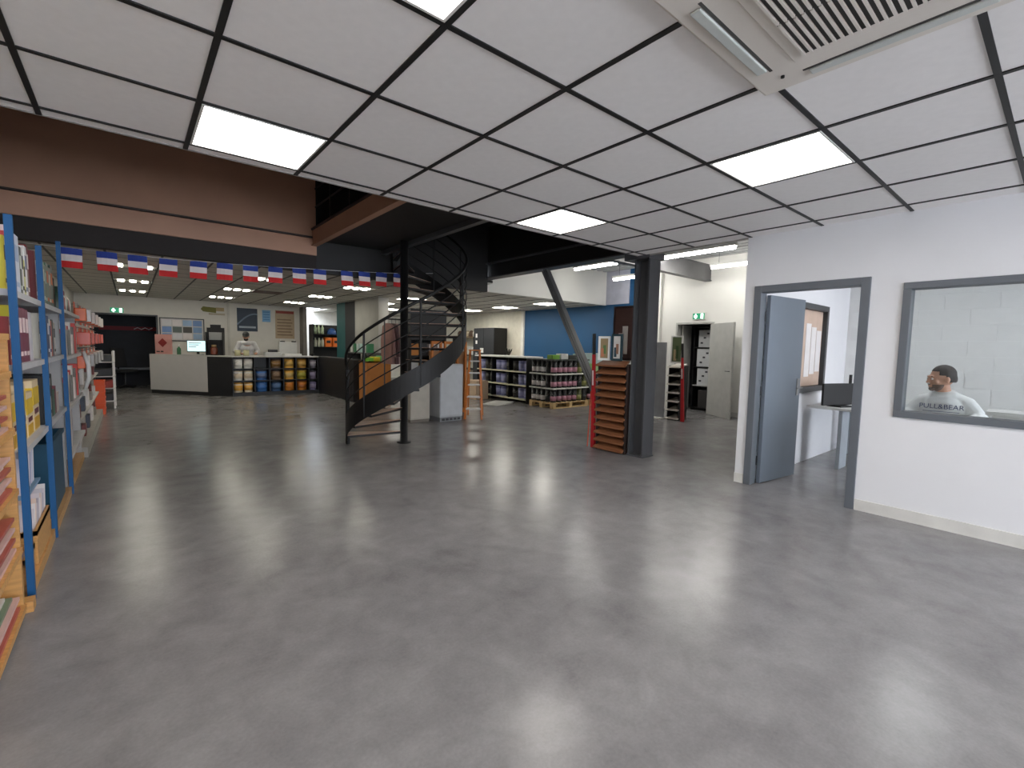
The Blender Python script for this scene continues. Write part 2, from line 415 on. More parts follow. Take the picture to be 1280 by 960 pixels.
for gx, gy in lum:
    x, y = LX0 + (gx + .5) * SP, LY0 + (gy + .5) * SP
    t = thing('louvre_light', 'three-cell louvre ceiling light over the counter area', 'ceiling light', (x, y, LZ), 0, 'louvre lights over the counter')
    MB().box(-.29, .29, -.29, .29, .008, .018).build('tray', M((120, 118, 112), .4), t)
    for k in (-1, 0, 1):
        MB().box(k * .19 - .05, k * .19 + .05, -.14, .14, -.006, .008).build('lamp_cell', EML, t)
x, y = LX0 + 6.5 * SP, LY0 + 8.5 * SP
sl = thing('slatted_vent', 'brown slatted vent in the low ceiling above the counter', 'vent', (x, y, LZ))
MB().box(-.3, .3, -.3, .3, .006, .018).build('backing', M((40, 28, 24), .6), sl)
for k in range(6): MB().box(-.3, .3, -.28 + k * .1, -.22 + k * .1, -.006, .006).build('slat', M((84, 52, 42), .5), sl)
BY = 8.15
rx0 = LX0 + 11 * SP
struct(box(LX0, rx0 - .01, FY + .13, YB, 2.67, 2.72).build('ceiling_slab', DARK), 'dark slab over the low ceiling')
RH = [(3, 3), (3, 6), (3, 9), (0, 4), (0, 7), (1, 9)]
RH = [(5, 1), (5, 4), (5, 7), (0, 4), (0, 7), (2, 10)]
tiled('ceiling_rear', 'low tiled ceiling at the rear of the shop', rx0, BY + .1, 8, 17, SP, LZ, RH, trim_x=XR, trim_y=18.5)
for i, j in RH:
    led_panel(rx0 + i * SP + .01, rx0 + (i + 1) * SP - .01, BY + .1 + j * SP + .01, BY + .1 + (j + 1) * SP - .01, LZ, 'square light panel in the low ceiling at the rear of the shop', 'rear light panels', EMR)
struct(box(5.3, XR, BY, BY + .1, LZ - .01, 3.5).build('wall_bulkhead', WALLW), 'white bulkhead above the rear low ceiling')
struct(box(5.0, 5.26, FY + .13, BY + .1, 2.945, 3.5).build('wall_bulkhead_side', WALLW))
# corrugated roof of the high bay
rf = MB(); n = 0
xx = 5.26
pts = []
while xx < XR:
    pts += [(xx, 3.46), (xx + .09, 3.46), (xx + .12, 3.50), (xx + .21, 3.50)]; xx += .24
vs = []; fcs = []
for i, (px_, z) in enumerate(pts): vs += [(min(px_, XR), 2.25, z), (min(px_, XR), BY, z)]
for i in range(len(pts) - 1): fcs.append((2 * i, 2 * i + 1, 2 * i + 3, 2 * i + 2))
rf._add(vs, fcs); rf.box(5.26, XR, 2.25, BY, 3.52, 3.6)
struct(rf.build('ceiling_roof', M((176, 178, 180), .35, .3, var=.03)), 'corrugated steel roof of the high bay')
hb = thing('roof_beam', 'grey steel beam crossing the high bay to the far white wall', 'beam', (0, 5.30, 2.96))
G2 = M((96, 96, 98), .4)
MB().box(5.34, XR - .002, -.08, .08, 0, .018).build('bottom_flange', G2, hb)
MB().box(5.34, XR - .002, -.06, .06, .018, .33).build('web', G2, hb)
MB().box(5.34, XR - .002, -.08, .08, .33, .348).build('top_flange', G2, hb)
EMT = emitter('tube_light', (255, 252, 246), TUBE_E)
for x, y, z_, L, lab in ((8.05, 4.52, 3.2, 1.45, 'long fluorescent tube light hanging before the roof beam, beside the column'), (9.13, 4.25, 3.1, 1.1, 'long fluorescent tube light near the far white wall by the storage closet'),
                (7.85, 6.75, 3.2, 1.2, 'long fluorescent tube light between the beam and the white bulkhead'), (9.12, 6.65, 3.1, 1.2, 'long fluorescent tube light by the far blue wall')):
    t = thing('tube_light', lab, 'ceiling light', (x, y, z_), 0, 'tube lights of the high bay')
    MB().box(-.05, .05, -L / 2, L / 2, .02, .07).build('housing', WHITE, t)
    MB().tube([(0, -L / 2 + .02, 0), (0, L / 2 - .02, 0)], .035, 10).build('tube', EMT, t)
    for s in (-1, 1): MB().tube([(0, s * L * .35, .07), (0, s * L * .35, 3.46 - z_)], .004, 5).build('hanger', STEEL, t)
# far right wall: white with a doorway, blue and cream further back
b = MB(); t_ = XR + .12
CY0, CY1 = 5.10, 6.02
b.box(XR, t_, 2.25, CY0, 0, 3.6).box(XR, t_, CY1, 6.42, 0, 3.6).box(XR, t_, CY0, CY1, 2.06, 3.6)
struct(b.build('wall_far', WALLW), 'white far wall with a storage closet doorway')
struct(box(XR - .10, t_, 6.42, 6.56, 0, 3.6).build('trim_1', WALLW), 'white pilaster beside the blue wall')
struct(box(XR, t_, 6.56, 11.6, 0, 3.6).build('wall_blue', BLUEWALL), 'blue painted wall at the rear')
struct(box(XR, t_, 11.6, 18.6, 0, 3.6).build('wall_cream', M((222, 218, 204), .8)), 'cream wall at the rear')
struct(box(XR - .06, XR, 11.5, 11.62, 0, 2.6).build('trim_2', M((226, 224, 216), .7)), 'pale pilaster at the end of the blue wall')
struct(box(XR - .02, XR, 7.4, BY, 2.6, 3.5).build('trim_3', M((170, 172, 186), .7)), 'grey strip of wall over the blue paint')
struct(box(XR - .03, XR, 6.56, 7.5, 0, 2.07).build('trim_4', M((206, 206, 204), .6)), 'pale panel fixed below the blue paint')
struct(box(XR - .014, XR, 2.25, CY0 - .02, 0, .10).build('baseboard_far', M((206, 206, 202), .5)))
# back wall behind the counter with the dark doorway, and the recess behind it
b = MB().box(XL, -.76, YB, YB + .12, 0, 2.66).box(-.76, .59, YB, YB + .12, 2.07, 2.66).box(.59, 4.56, YB, YB + .12, 0, 2.66)
struct(b.build('wall_back', M((206, 202, 194), .8, var=.03)), 'grey wall behind the counter')
struct(box(2.34, 2.40, YB - .03, YB, 0, 2.6).build('trim_5', M((190, 186, 178), .7)))
struct(box(4.44, 4.56, YB - .4, YB, 0, 2.6).build('wall_back_return', M((120, 116, 110), .8)))
struct(box(4.3, 11, 18.5, 18.6, 0, 2.7).build('wall_rear', M((232, 230, 222), .8)), 'white rear wall of the shop')
struct(box(4.44, 4.56, YB + .12, 18.5, 0, 2.7).build('wall_rear_side', WALLW))
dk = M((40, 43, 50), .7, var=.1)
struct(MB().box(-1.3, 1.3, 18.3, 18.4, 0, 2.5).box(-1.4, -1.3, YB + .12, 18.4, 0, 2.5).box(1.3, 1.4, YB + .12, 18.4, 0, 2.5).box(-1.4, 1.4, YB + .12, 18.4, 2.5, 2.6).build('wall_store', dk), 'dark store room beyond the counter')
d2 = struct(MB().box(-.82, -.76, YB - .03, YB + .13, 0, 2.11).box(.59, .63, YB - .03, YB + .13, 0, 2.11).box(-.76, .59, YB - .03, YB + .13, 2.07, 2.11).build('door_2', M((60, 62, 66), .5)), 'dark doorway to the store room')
# shop front behind the viewer
b = MB().box(XL, OX, -6.1, -6, 0, .12).box(XL, OX, -6.1, -6, 2.45, 2.75)
for x in (XL, .45, 2.0, 3.5, XW): b.box(x, x + .08, -6.1, -6, .12, 2.45)
struct(b.build('wall_front', FRAME), 'glazed shop front')
struct(box(5.05, XR, 2.16, 2.25, 2.75, 3.62).build('wall_bay_light_stop', WALLW), 'white wall added above the office end wall against stray sky light')  # unseen wall, added to stop sky light entering over the office
struct(box(5.06, 5.10, 2.25, 3.45, CE + .11, 3.62).build('wall_gap_light_stop', DARK))  # unseen strip, added to close the gap beside the ceiling edge to sky light
struct(box(5.0, 5.5, 2.25, 8.25, 3.601, 3.66).build('ceiling_light_stop', DARK))  # unseen cover, added over the roof gap to keep sky light out

# ---------------------------------------------------------------- spiral staircase
SX, SY, SR = 3.01, 6.07, .86
TH0 = math.radians(152)
ZT = [(0, .10), (22, .34), (67, .70), (112, 1.08), (157, 1.50), (202, 1.94), (242, 2.34), (283, 2.73)]
def RR(d): return .78 + .10 * min(1, d / 100)
def zc(d):
    for (a, za), (b_, zb) in zip(ZT, ZT[1:]):
        if d <= b_: return za + (zb - za) * (d - a) / (b_ - a)
    return ZT[-1][1]
def dz(z):
    for (a, za), (b_, zb) in zip(ZT, ZT[1:]):
        if z <= zb: return a + (b_ - a) * max(0, z - za) / (zb - za)
    return 283
def pol(r, d, z): t = TH0 + math.radians(d); return (r * math.cos(t), r * math.sin(t), z)
st = thing('spiral_staircase', 'black steel spiral staircase with curved stringer and horizontal rails', 'staircase', (SX, SY, 0))
SBLK = M((9, 9, 10), .6, 0.0, var=.08)
MB().lathe([(.10, 0), (.10, .015), (.055, .015), (.055, 2.855)], 18).build('pole', SBLK, st, smooth=True)
TREAD_TOP = wood((176, 142, 120), .5)
nt_ = 16
for k in range(nt_):
    z = (k + 1) * .172
    d0, d1 = dz(z - .06) , dz(z + .172 - .06) + 5
    d1 = min(d1, 283)
    n = 5; pts = []
    for i in range(n + 1): pts.append(pol(RR(d0 + (d1 - d0) * i / n) - .012, d0 + (d1 - d0) * i / n, 0)[:2])
    for i in (1, 0): pts.append(pol(.05, d0 + (d1 - d0) * i, 0)[:2])
    tr = MB().prism(pts, z - .035, z - .006).build('tread', SBLK, st)
    MB().prism(pts, z - .006, z).build('tread_cover', TREAD_TOP, tr)
N = 70
vs = []; fcs = []
for i in range(N + 1):
    d = 283 * i / N; z = zc(d)
    SR = RR(d)
    for r, zz in ((SR - .012, max(0, z - .15)), (SR, max(0, z - .15)), (SR, z + .14), (SR - .012, z + .14)): vs.append(pol(r, d, zz))
for i in range(N):
    for k in range(4): fcs.append((4 * i + k, 4 * i + (k + 1) % 4, 4 * (i + 1) + (k + 1) % 4, 4 * (i + 1) + k))
fcs += [(3, 2, 1, 0), tuple(4 * N + k for k in range(4))]
q = MB(); q._add(vs, fcs); q.build('stringer', SBLK, st, smooth=False)
def helix(off, d0=0, d1=283, n=60): return [pol(RR(d0 + (d1 - d0) * i / n) - .006, d0 + (d1 - d0) * i / n, zc(d0 + (d1 - d0) * i / n) + off) for i in range(n + 1)]
MB().tube(helix(.95), .02, 8).build('handrail', SBLK, st, smooth=True)
for k in range(4): MB().tube(helix(.27 + .17 * k), .008, 6).build('rail', SBLK, st, smooth=True)
for i, d in enumerate((0, 55, 105, 155, 200, 240, 280)):
    x, y, _ = pol(RR(d) - .006, d, 0); z = zc(d)
    w_ = .022 if i == 0 else .011
    MB().box(x - w_, x + w_, y - w_, y + w_, max(0, z - .12) if i else 0, z + .95).build('baluster', SBLK, st)

# ---------------------------------------------------------------- bunting
bt = thing('bunting', 'string of small French flags hanging along the fascia beam', 'bunting', (0, FY - .09, 0))
FL = [(-.51, 2.31), (-.24, 2.31), (.01, 2.31), (.28, 2.31), (.56, 2.32), (.82, 2.33), (1.09, 2.34), (1.37, 2.355), (1.65, 2.375), (1.91, 2.39), (2.27, 2.41), (2.52, 2.43), (2.78, 2.45), (3.05, 2.47)]
FL = [(x * 1.063, 1.404 + (z - 1.404) * 1.063) for x, z in FL]
MB().tube([(XL, 0, 2.37)] + [(x + (.09 if k else -.02), 0, z) for k, (x, z) in enumerate(FL)] + [(4.0, .05, 2.62)], .003, 5).build('string', WHITE, bt)
FB, FW_, FR = M((44, 66, 150), .8), M((235, 224, 220), .8), M((214, 44, 44), .8)
for k, (x, z) in enumerate(FL):
    tl = random.uniform(-.03, .05); cv = random.uniform(-.012, .012)
    def strip(z0, z1):
        q = MB(); vs = []; n = 4
        for j in range(n + 1):
            u = j / n; xx = x + .175 * u; yy = cv * math.sin(u * PI) * 1.5
            for zz in (z0, z1):
                vs += [(xx + tl * (1 - zz / .21) * .3 * 0 + tl * .3 * (zz / -.21), yy - .001, z + zz), (xx + tl * .3 * (zz / -.21), yy + .001, z + zz)]
        fs = []
        for j in range(n):
            a = 4 * j; b = a + 4
            fs += [(a, b, b + 2, a + 2), (a + 1, a + 3, b + 3, b + 1), (a, a + 1, b + 1, b), (a + 2, b + 2, b + 3, a + 3)]
        fs += [(0, 2, 3, 1), (4 * n, 4 * n + 1, 4 * n + 3, 4 * n + 2)]
        q._add(vs, fs); return q
    f0 = strip(-.14, -.07).build('flag', FW_, bt)
    strip(-.07, 0).build('blue_stripe', FB, f0); strip(-.21, -.14).build('red_stripe', FR, f0)

# ---------------------------------------------------------------- left racks
RX = -.45
rk = thing('book_rack', 'long steel rack with blue posts and grey shelves along the left wall', 'rack', (RX, 0, 0))
PY = [3.47, 4.48, 5.68]
SHELF = M((186, 186, 190), .45)
BASEW = wood((196, 150, 92), .5)
for k, y in enumerate(PY):
    tz = (2.02, 2.02, 2.24)[k]
    for x in (-.02, -.60): MB().box(x, x + .03, y - .016, y + .016, 0, tz).build('post', BLUEPOST, rk)
SHZ = (1.65, 1.26, .80)
for z in SHZ:
    for y0, y1 in ((3.49, 4.46), (4.50, 5.66)):
        MB().box(-.60, -.005, y0, y1, z - .035, z).build('shelf', SHELF, rk)
for y0, y1 in ((3.49, 4.46), (4.50, 5.66)): MB().box(-.60, -.002, y0, y1, 0, .07).build('plinth', BASEW, rk)
# white shelving that carries on past the blue posts
wk = thing('white_shelving', 'white wall shelving beyond the last blue post', 'shelving', (RX, 0, 0))
for z in (1.66, 1.24, .78, .34): MB().box(-.60, .01, 5.72, 7.3, z - .03, z).build('shelf', M((214, 212, 210), .5), wk)
for y in (5.71, 7.28): MB().box(-.60, -.03, y, y + .02, 0, 1.66).build('side', M((170, 168, 166), .5), wk)
MB().box(-.6, -.01, 5.74, 7.28, 0, .08).build('plinth', BASEW, wk)
# pine rack in front
pk = thing('pine_rack', 'pine magazine rack before the first blue post', 'rack', (RX, 0, 0))
for y in (2.35, 3.27): MB().box(-.60, -.01, y, y + .03, 0, 1.42).build('side', PINE, pk)
for z in (.06, .36, .66, .96, 1.24, 1.42): MB().box(-.60, 0, 2.38, 3.27, z - .03, z).build('shelf', PINE, pk)
MB().box(-.6, .02, 3.30, 3.38, 0, .055).build('foot_board', PINE, pk)

def book(kind, y, t, h, d, z, rgb, label, group, xf=RX - .03, band=None, lean=0):
    o = thing(kind, label, 'book' if kind in ('book', 'catalogue') else kind, (xf, y + t / 2, z), 0, group)
    m = M(rgb, .45, var=.05)
    c = .006 if t > .02 else .002
    q = MB().box(-d, 0, -t / 2, -t / 2 + c, 0, h).box(-d, 0, t / 2 - c, t / 2, 0, h).box(-c, 0, -t / 2 + c, t / 2 - c, 0, h)
    q.build('cover', m, o)
    MB().box(-d + .008, -c, -t / 2 + c, t / 2 - c, .004, h - .008).build('pages', PAPER, o)
    if band: MB().box(0, .0015, -t * .32, t * .32, h * .55, h * .82).build('spine_label', M(band, .6), o)
    if band: MB().box(0, .0015, -t * .32, t * .32, h * .12, h * .2).build('spine_label', M(band, .6), o)
    if lean: o.rotation_euler = (-lean, 0, 0)
    return o
def row(kind, y0, y1, z, specs, where, d=.26):
    y = y0
    for rgb, t, h, cname, band in specs:
        if y + t > y1: break
        book(kind, y, t - .002, h, d, z, rgb, '%s %s %s' % (cname, kind, where), '%ss %s' % (kind, where), band=band); y += t
def cyc(lst, n): return [lst[i % len(lst)] for i in range(n)]
W1 = 'on the top shelf between the first two blue posts'
row('catalogue', 3.495, 4.46, 1.65, [((214, 196, 40), .05, .27, 'yellow', (60, 40, 40)), ((200, 60, 60), .03, .30, 'red spined', (235, 225, 225)), ((222, 205, 205), .15, .335, 'thick pinkish white', (190, 170, 175)),
    ((205, 210, 224), .20, .33, 'very thick pale blue', (170, 185, 210)), ((30, 50, 40), .07, .28, 'dark green', (200, 205, 195)), ((222, 220, 218), .06, .29, 'white', (40, 40, 44)),
    ((210, 205, 120), .05, .22, 'pale yellow', (60, 60, 40)), ((228, 226, 224), .08, .31, 'glossy white', (120, 130, 150)), ((110, 26, 30), .06, .33, 'dark red', (220, 210, 205))], W1)
W2 = 'on the top shelf between the second and third blue posts'
row('catalogue', 4.52, 5.66, 1.65, [((120, 30, 34), .07, .34, 'dark red', (220, 215, 212)), ((226, 214, 214), .10, .35, 'tall pinkish white', (110, 110, 110)), ((60, 48, 40), .08, .30, 'brown', (160, 150, 140)), ((90, 70, 52), .06, .30, 'light brown', None),
    ((150, 190, 160), .05, .31, 'pale green', None), ((64, 104, 84), .08, .32, 'mid green', (190, 200, 190)), ((30, 60, 44), .10, .30, 'dark green', (150, 170, 160)), ((44, 80, 60), .12, .33, 'thick green', (190, 90, 50)),
    ((70, 62, 52), .12, .31, 'thick brown', (200, 190, 170)), ((40, 66, 52), .14, .34, 'very thick green', (220, 110, 50))], W2)
W3 = 'on the eye-level shelf between the first two blue posts'
mar = (112, 34, 66)
row('binder', 3.495, 4.46, 1.26, [((150, 50, 50), .05, .25, 'brick red', (220, 200, 190)), ((198, 190, 40), .03, .31, 'yellow', None)] + [(mar, .105, .31 + .004 * (i % 2), 'maroon', (226, 206, 206)) for i in range(5)] + [((206, 200, 208), .07, .30, 'lilac white', None), ((196, 192, 198), .06, .30, 'grey white', None)], W3)
W4 = 'on the eye-level shelf between the second and third blue posts'
row('binder', 4.52, 5.66, 1.26, [((212, 206, 190), .06, .31, 'cream', (90, 90, 80)), ((84, 96, 84), .09, .30, 'grey green', (190, 190, 180)), ((70, 80, 72), .09, .29, 'dark grey green', (190, 190, 180)), ((52, 50, 52), .08, .27, 'black', (200, 200, 200)),
    ((30, 50, 104), .10, .31, 'navy blue', None), ((26, 44, 96), .10, .31, 'deep blue', (210, 210, 220)), ((222, 220, 218), .09, .29, 'white', (60, 80, 130)), ((190, 80, 60), .07, .28, 'rusty red', None), ((60, 60, 64), .10, .29, 'dark grey', None), ((200, 196, 190), .10, .27, 'pale grey', (60, 60, 60))], W4)
# yellow packs
YEL = M((222, 186, 44), .5); 
for i, (y, wd, h, lab) in enumerate(((3.50, .18, .30, 'yellow and white product carton, leftmost on the waist shelf'), (3.70, .22, .34, 'tall yellow and white product carton with a dark stripe'), (3.94, .22, .27, 'squat yellow and white product carton with a dark stripe'), (4.18, .24, .33, 'yellow and white product carton beside the second blue post'))):
    o = thing('product_carton', lab, 'carton', (RX - .04, y + wd / 2, .80), 0, 'yellow cartons on the waist shelf')
    MB().box(-.26, 0, -wd / 2, wd / 2, 0, h).build('box', M((216, 196, 160), .6), o, bevel=.003)
    MB().box(-.1, .0015, -wd / 2 - .0015, wd / 2 + .0015, h * .52, h * .86).build('band', YEL, o)
    MB().box(0, .0025, -wd * .3, wd * .3, h * .34, h * .44).build('stripe', M((90, 26, 40), .5), o)
    MB().box(0, .002, -wd * .42, wd * .42, h * .05, h * .28).build('print', M((206, 160, 40), .5), o)
W5 = 'on the waist shelf between the second and third blue posts'
row('binder', 4.52, 5.66, .80, [((24, 24, 26), .09, .34, 'black', None), ((20, 24, 26), .05, .34, 'shiny black', None)] + [((214, 212, 208), .055, .30, 'white', (90, 90, 90)) for i in range(5)] + [((24, 26, 28), .08, .33, 'matt black', None), ((60, 110, 90), .12, .2, 'sea green', None), ((120, 40, 60), .1, .22, 'wine red', None), ((200, 190, 180), .16, .16, 'beige', None)], W5)
# bottom shelf: crate, leaning magazines, wooden trays of magazines
def crate(name, lab, x0, x1, y0, y1, z0, h, m, grp=None, rim=.012, cat='crate'):
    o = thing(name, lab, cat, ((x0 + x1) / 2, (y0 + y1) / 2, z0), 0, grp); hx, hy = (x1 - x0) / 2, (y1 - y0) / 2
    MB().box(-hx, hx, -hy, hy, 0, .015).build('bottom', m, o)
    for a, b_, c, d in ((-hx, hx, -hy, -hy + .015), (-hx, hx, hy - .015, hy), (-hx, -hx + .015, -hy + .015, hy - .015), (hx - .015, hx, -hy + .015, hy - .015)):
        MB().box(a, b_, c, d, .015, h).build('side', m, o)
    MB().box(-hx - rim, hx + rim, -hy - rim, -hy, h - .03, h).box(-hx - rim, hx + rim, hy, hy + rim, h - .03, h).box(hx, hx + rim, -hy, hy, h - .03, h).box(-hx - rim, -hx, -hy, hy, h - .03, h).build('rim', m, o)
    return o
TEAL = M((22, 74, 100), .45)
crate('storage_crate', 'dark teal plastic crate at the bottom of the blue-posted rack', RX - .42, RX - .03, 4.72, 5.50, .071, .56, TEAL)
crate('magazine_tray', 'open wooden tray of magazines on the rack plinth beside the first blue post', RX - .34, RX - .022, 3.495, 3.79, .071, .14, PINE, cat='tray', rim=0)
crate('magazine_tray', 'open wooden tray of magazines on the rack plinth, midway between two blue posts', RX - .34, RX - .012, 3.80, 4.36, .071, .20, PINE, cat='tray', rim=0)
MC = [(206, 196, 200), (190, 184, 190), (222, 216, 214), (170, 160, 168), (214, 190, 176)]
for k in range(9):
    c = MC[k % 5]; z = .088 + k * .022
    if k < 4:
        tag(box(RX - .31, RX - .04, 3.52 + .004 * k, 3.77 - .003 * k, z, z + .021).build('magazine', M(c, .4)), 'magazine lying flat in the small wooden tray', 'magazine', 'magazines in the small tray')
for k in range(12):
    c = MC[(k * 2) % 5]; y = 3.83 + k * .042
    o = box(RX - .29, RX - .03, 0, .012, 0, .30 + .02 * (k % 3)).build('magazine', M(c, .4)); o.location = (0, y - .012, .0915); o.rotation_euler = (-.25, 0, 0)
    tag(o, 'pale magazine leaning in the large wooden tray', 'magazine', 'magazines in the large tray')
tag(box(RX - .4, RX - .05, 3.86, 4.38, .45, .465).build('shelf_insert', M((120, 150, 176), .5)), 'blue grey board set between the lower posts', 'board')
bpy.data.objects['shelf_insert'].parent = rk; 
for k_ in ('label', 'category'): del bpy.data.objects['shelf_insert'][k_]
bpy.data.objects['shelf_insert'].location = (-RX, 0, 0)
for k in range(11):
    c = [(196, 190, 200), (170, 176, 196), (216, 206, 206), (120, 130, 160)][k % 4]; y = 3.90 + k * .038
    o = box(RX - .33, RX - .07, 0, .009, 0, .22 + .02 * (k % 3)).build('brochure', M(c, .4)); o.location = (0, y, .4685); o.rotation_euler = (-.22, 0, 0)
    tag(o, 'thin brochure leaning on the low shelf between the first two blue posts', 'brochure', 'brochures on the low shelf')
for k in range(9):
    c = [(214, 208, 200), (196, 188, 184), (160, 150, 150)][k % 3]; y = 5.76 + k * .06
    tag(box(RX - .34, RX - .02, y, y + .05, .341, .341 + .36 + .01 * (k % 3)).build('folder', M(c, .5)), 'pale folder standing on the lowest white shelf', 'folder', 'folders on the lowest white shelf')
# pine rack magazines
for r_, z in enumerate((.06, .36, .66, .96)):
    for k in range(10):
        c = [(170, 86, 76), (216, 208, 204), (104, 126, 104), (206, 170, 164), (120, 126, 150), (216, 206, 190)][(k * 5 + r_ * 3) % 6]
        nm = ('bottom', 'second', 'third', 'fourth')[r_]
        if r_ == 0 and k > 5: continue
        zz = z + k * .017
        tag(box(RX - .30, RX - .015 - .02 * (k % 3), 2.42 + .02 * (k % 2), 3.22 - .03 * (k % 3), zz, zz + .0165).build('magazine', M(c, .4)), 'colourful magazine stacked on the %s pine shelf' % nm, 'magazine', 'magazines on the %s pine shelf' % nm)
for k in range(8):
    c = [(222, 178, 40), (226, 196, 60), (216, 210, 200), (150, 60, 50)][k % 4]
    cn = ('yellow', 'light yellow', 'white', 'brick red')[k % 4]
    book('catalogue', 2.45 + k * .1, .09, .24 + .03 * (k % 2), .24, 1.42, c, '%s catalogue standing on top of the pine rack' % cn, 'catalogues on the pine rack', band=(90, 60, 50))
# boxes and things up on the void ledge over the rack
tag(box(RX - .55, RX - .10, 5.75, 6.35, 1.661, 1.98).build('carton', M((70, 60, 52), .8), bevel=.004), 'dark cardboard box on the top white shelf beyond the blue posts', 'carton')

# hanging goods on the white shelving and the tool gondola beyond it
def pack(y, z, w_, h, d, rgb, lab, grp, x=RX):
    o = thing('blister_pack', lab, 'pack', (x, y, z), 0, grp)
    MB().box(-.004, 0, -w_ / 2, w_ / 2, 0, h).build('card', M(rgb, .5), o)
    MB().box(0, d, -w_ * .36, w_ * .36, h * .12, h * .72).build('blister', M(tuple(min(255, int(c * .8 + 40)) for c in rgb), .25), o, bevel=.008)
    MB().tube([(-.29, 0, h * .93), (.03, 0, h * .93)], .003, 5).build('hook', M((150, 150, 150), .3, .8), o)
    return o
for z, hh in ((1.241, .34), (.781, .36)):
    for k in range(14):
        c = [((200, 66, 60), 'red'), ((214, 196, 190), 'pinkish'), ((120, 116, 110), 'grey'), ((220, 214, 208), 'white'), ((52, 50, 54), 'black')][(k * 3 + int(z * 10)) % 5]
        tag(box(RX - .25, RX - .03 + .01 * (k % 3), 5.75 + k * .107, 5.84 + k * .107, z, z + hh * (.6 + .12 * (k % 4))).build('product_box', M(c[0], .5), bevel=.003), '%s product box on the %s white shelf past the blue posts' % (c[1], 'upper' if z > 1 else 'middle'), 'box', 'product boxes on the white shelving')
for k in range(6):
    c = [((60, 80, 66), 'green'), ((150, 50, 60), 'dark pink'), ((200, 196, 190), 'white')][k % 3]
    o = MB().lathe([(.05, 0), (.055, .02), (.055, .15), (.03, .19), (.018, .2), (.018, .25)], 10).build('spray_bottle', M(c[0], .35), smooth=True, loc=(RX - .1, 6.42 + k * .14, 1.661))
    tag(o, '%s bottle standing on the top white shelf past the blue posts' % c[1], 'bottle', 'bottles on the top white shelf')
tg = thing('tool_gondola', 'grey pegboard gondola of hanging orange and white tools', 'display rack', (RX, 0, 0))
MB().box(-.36, -.33, 7.35, 11.3, 0, 1.9).build('pegboard', M((150, 146, 142), .6), tg)
MB().box(-.36, .02, 7.35, 11.3, 0, .12).build('plinth', M((160, 156, 148), .6), tg)
for z in (.45, .8): MB().box(-.33, -.02, 7.36, 11.28, z - .02, z).build('shelf', M((200, 196, 190), .5), tg)
for k, (y, z, c) in enumerate([(7.5 + .27 * i, 1.02 + .28 * j, (i * 2 + j * 3) % 6) for j in range(3) for i in range(14)]):
    rgb, cn = [((232, 86, 24), 'orange'), ((226, 92, 30), 'orange'), ((222, 214, 206), 'white'), ((214, 60, 36), 'red'), ((150, 146, 138), 'grey'), ((208, 186, 170), 'beige')][c]
    pack(y, z, .2, .25, .07 + .03 * (k % 3), rgb, '%s blister pack hanging on the pegboard gondola' % cn, 'packs on the pegboard', x=RX - .04)
for j, z in enumerate((.121, .45, .80)):
    for k in range(15):
        c = [((196, 190, 186), 'pale'), ((120, 60, 58), 'dull red'), ((60, 66, 80), 'slate'), ((226, 220, 214), 'white'), ((150, 140, 128), 'tan')][(k * 2 + j) % 5]
        h_ = .12 + .035 * ((k * 3 + j) % 4)
        tag(box(RX - .28, RX - .04 - .02 * (k % 3), 7.45 + k * .25, 7.63 + k * .25, z, z + h_).build('product_box', M(c[0], .5), bevel=.006), '%s product box on the %s shelf of the tool gondola' % (c[1], ('bottom', 'middle', 'upper')[j]), 'box', 'boxes on the tool gondola')
cp = tag(MB().tube([(RX + .02, 7.42, .80), (RX + .06, 7.40, .95), (RX + .06, 7.40, 1.10), (RX + .02, 7.42, 1.25)], [.018, .022, .022, .018], 10).build('white_moulding', WHITE, smooth=True), 'curved white moulding sample at the end of the tool gondola', 'moulding')
# orange crates
for k in range(6):
    crate('orange_crate', 'orange plastic crate in the stack at the end of the tool gondola', -.72, -.40, 11.42, 11.80, k * .105, .104, ORANGE, 'stack of orange crates', rim=.006)
# pale machine stand behind the crates
ms = thing('tool_trolley', 'white and dark tool trolley standing behind the orange crates', 'trolley', (-.58, 12.6, 0))
for x in (-.3, .3):
    for y in (-.25, .25): MB().box(x - .015, x + .015, y - .015, y + .015, 0, .98).build('leg', WHITE, ms)
for z in (.16, .42, .66, .95): MB().box(-.32, .32, -.27, .27, z - .02, z).build('shelf', M((206, 204, 200), .5), ms)
for k in range(4): MB().box(-.28, .28, -.24, .2, (.16, .42, .66, .95)[k], (.16, .42, .66, .95)[k] + .14).build('case', M([(40, 40, 44), (150, 44, 26), (36, 38, 40), (60, 62, 60)][k], .5), ms, bevel=.01)
MB().tube([(.3, -.26, .95), (.3, -.26, 1.15), (.3, .2, 1.15), (.3, .2, .95)], .02, 8).build('handle', WHITE, ms)
# ---------------------------------------------------------------- counter
def offset_quad(a, b_, t):
    d = Vector((b_[0] - a[0], b_[1] - a[1])).normalized(); n = Vector((-d.y, d.x)) * t
    return [a, b_, (b_[0] + n.x, b_[1] + n.y), (a[0] + n.x, a[1] + n.y)]
CA, CB, CC, CD, CE_ = (.38, 15.5), (1.5, 14.06), (1.98, 13.62), (4.12, 13.62), (4.12, 11.0)
ct = thing('service_counter', 'long angled service counter with pale front, black panels and display shelves', 'counter')
CBLK = M((26, 27, 30), .45, var=.08)
MB().prism(offset_quad(CA, CB, .04), .10, 1.01).build('front_panel', M((196, 192, 188), .5, var=.02), ct)
MB().prism(offset_quad((CA[0] + .02, CA[1] + .03), CB, .03), 0, .10).build('toe_kick', CBLK, ct)
MB().prism(offset_quad(CB, CC, .04), 0, 1.01).build('corner_panel', CBLK, ct)
MB().box(CC[0], CD[0], 13.98, 14.02, 0, 1.01).build('display_back', CBLK, ct)
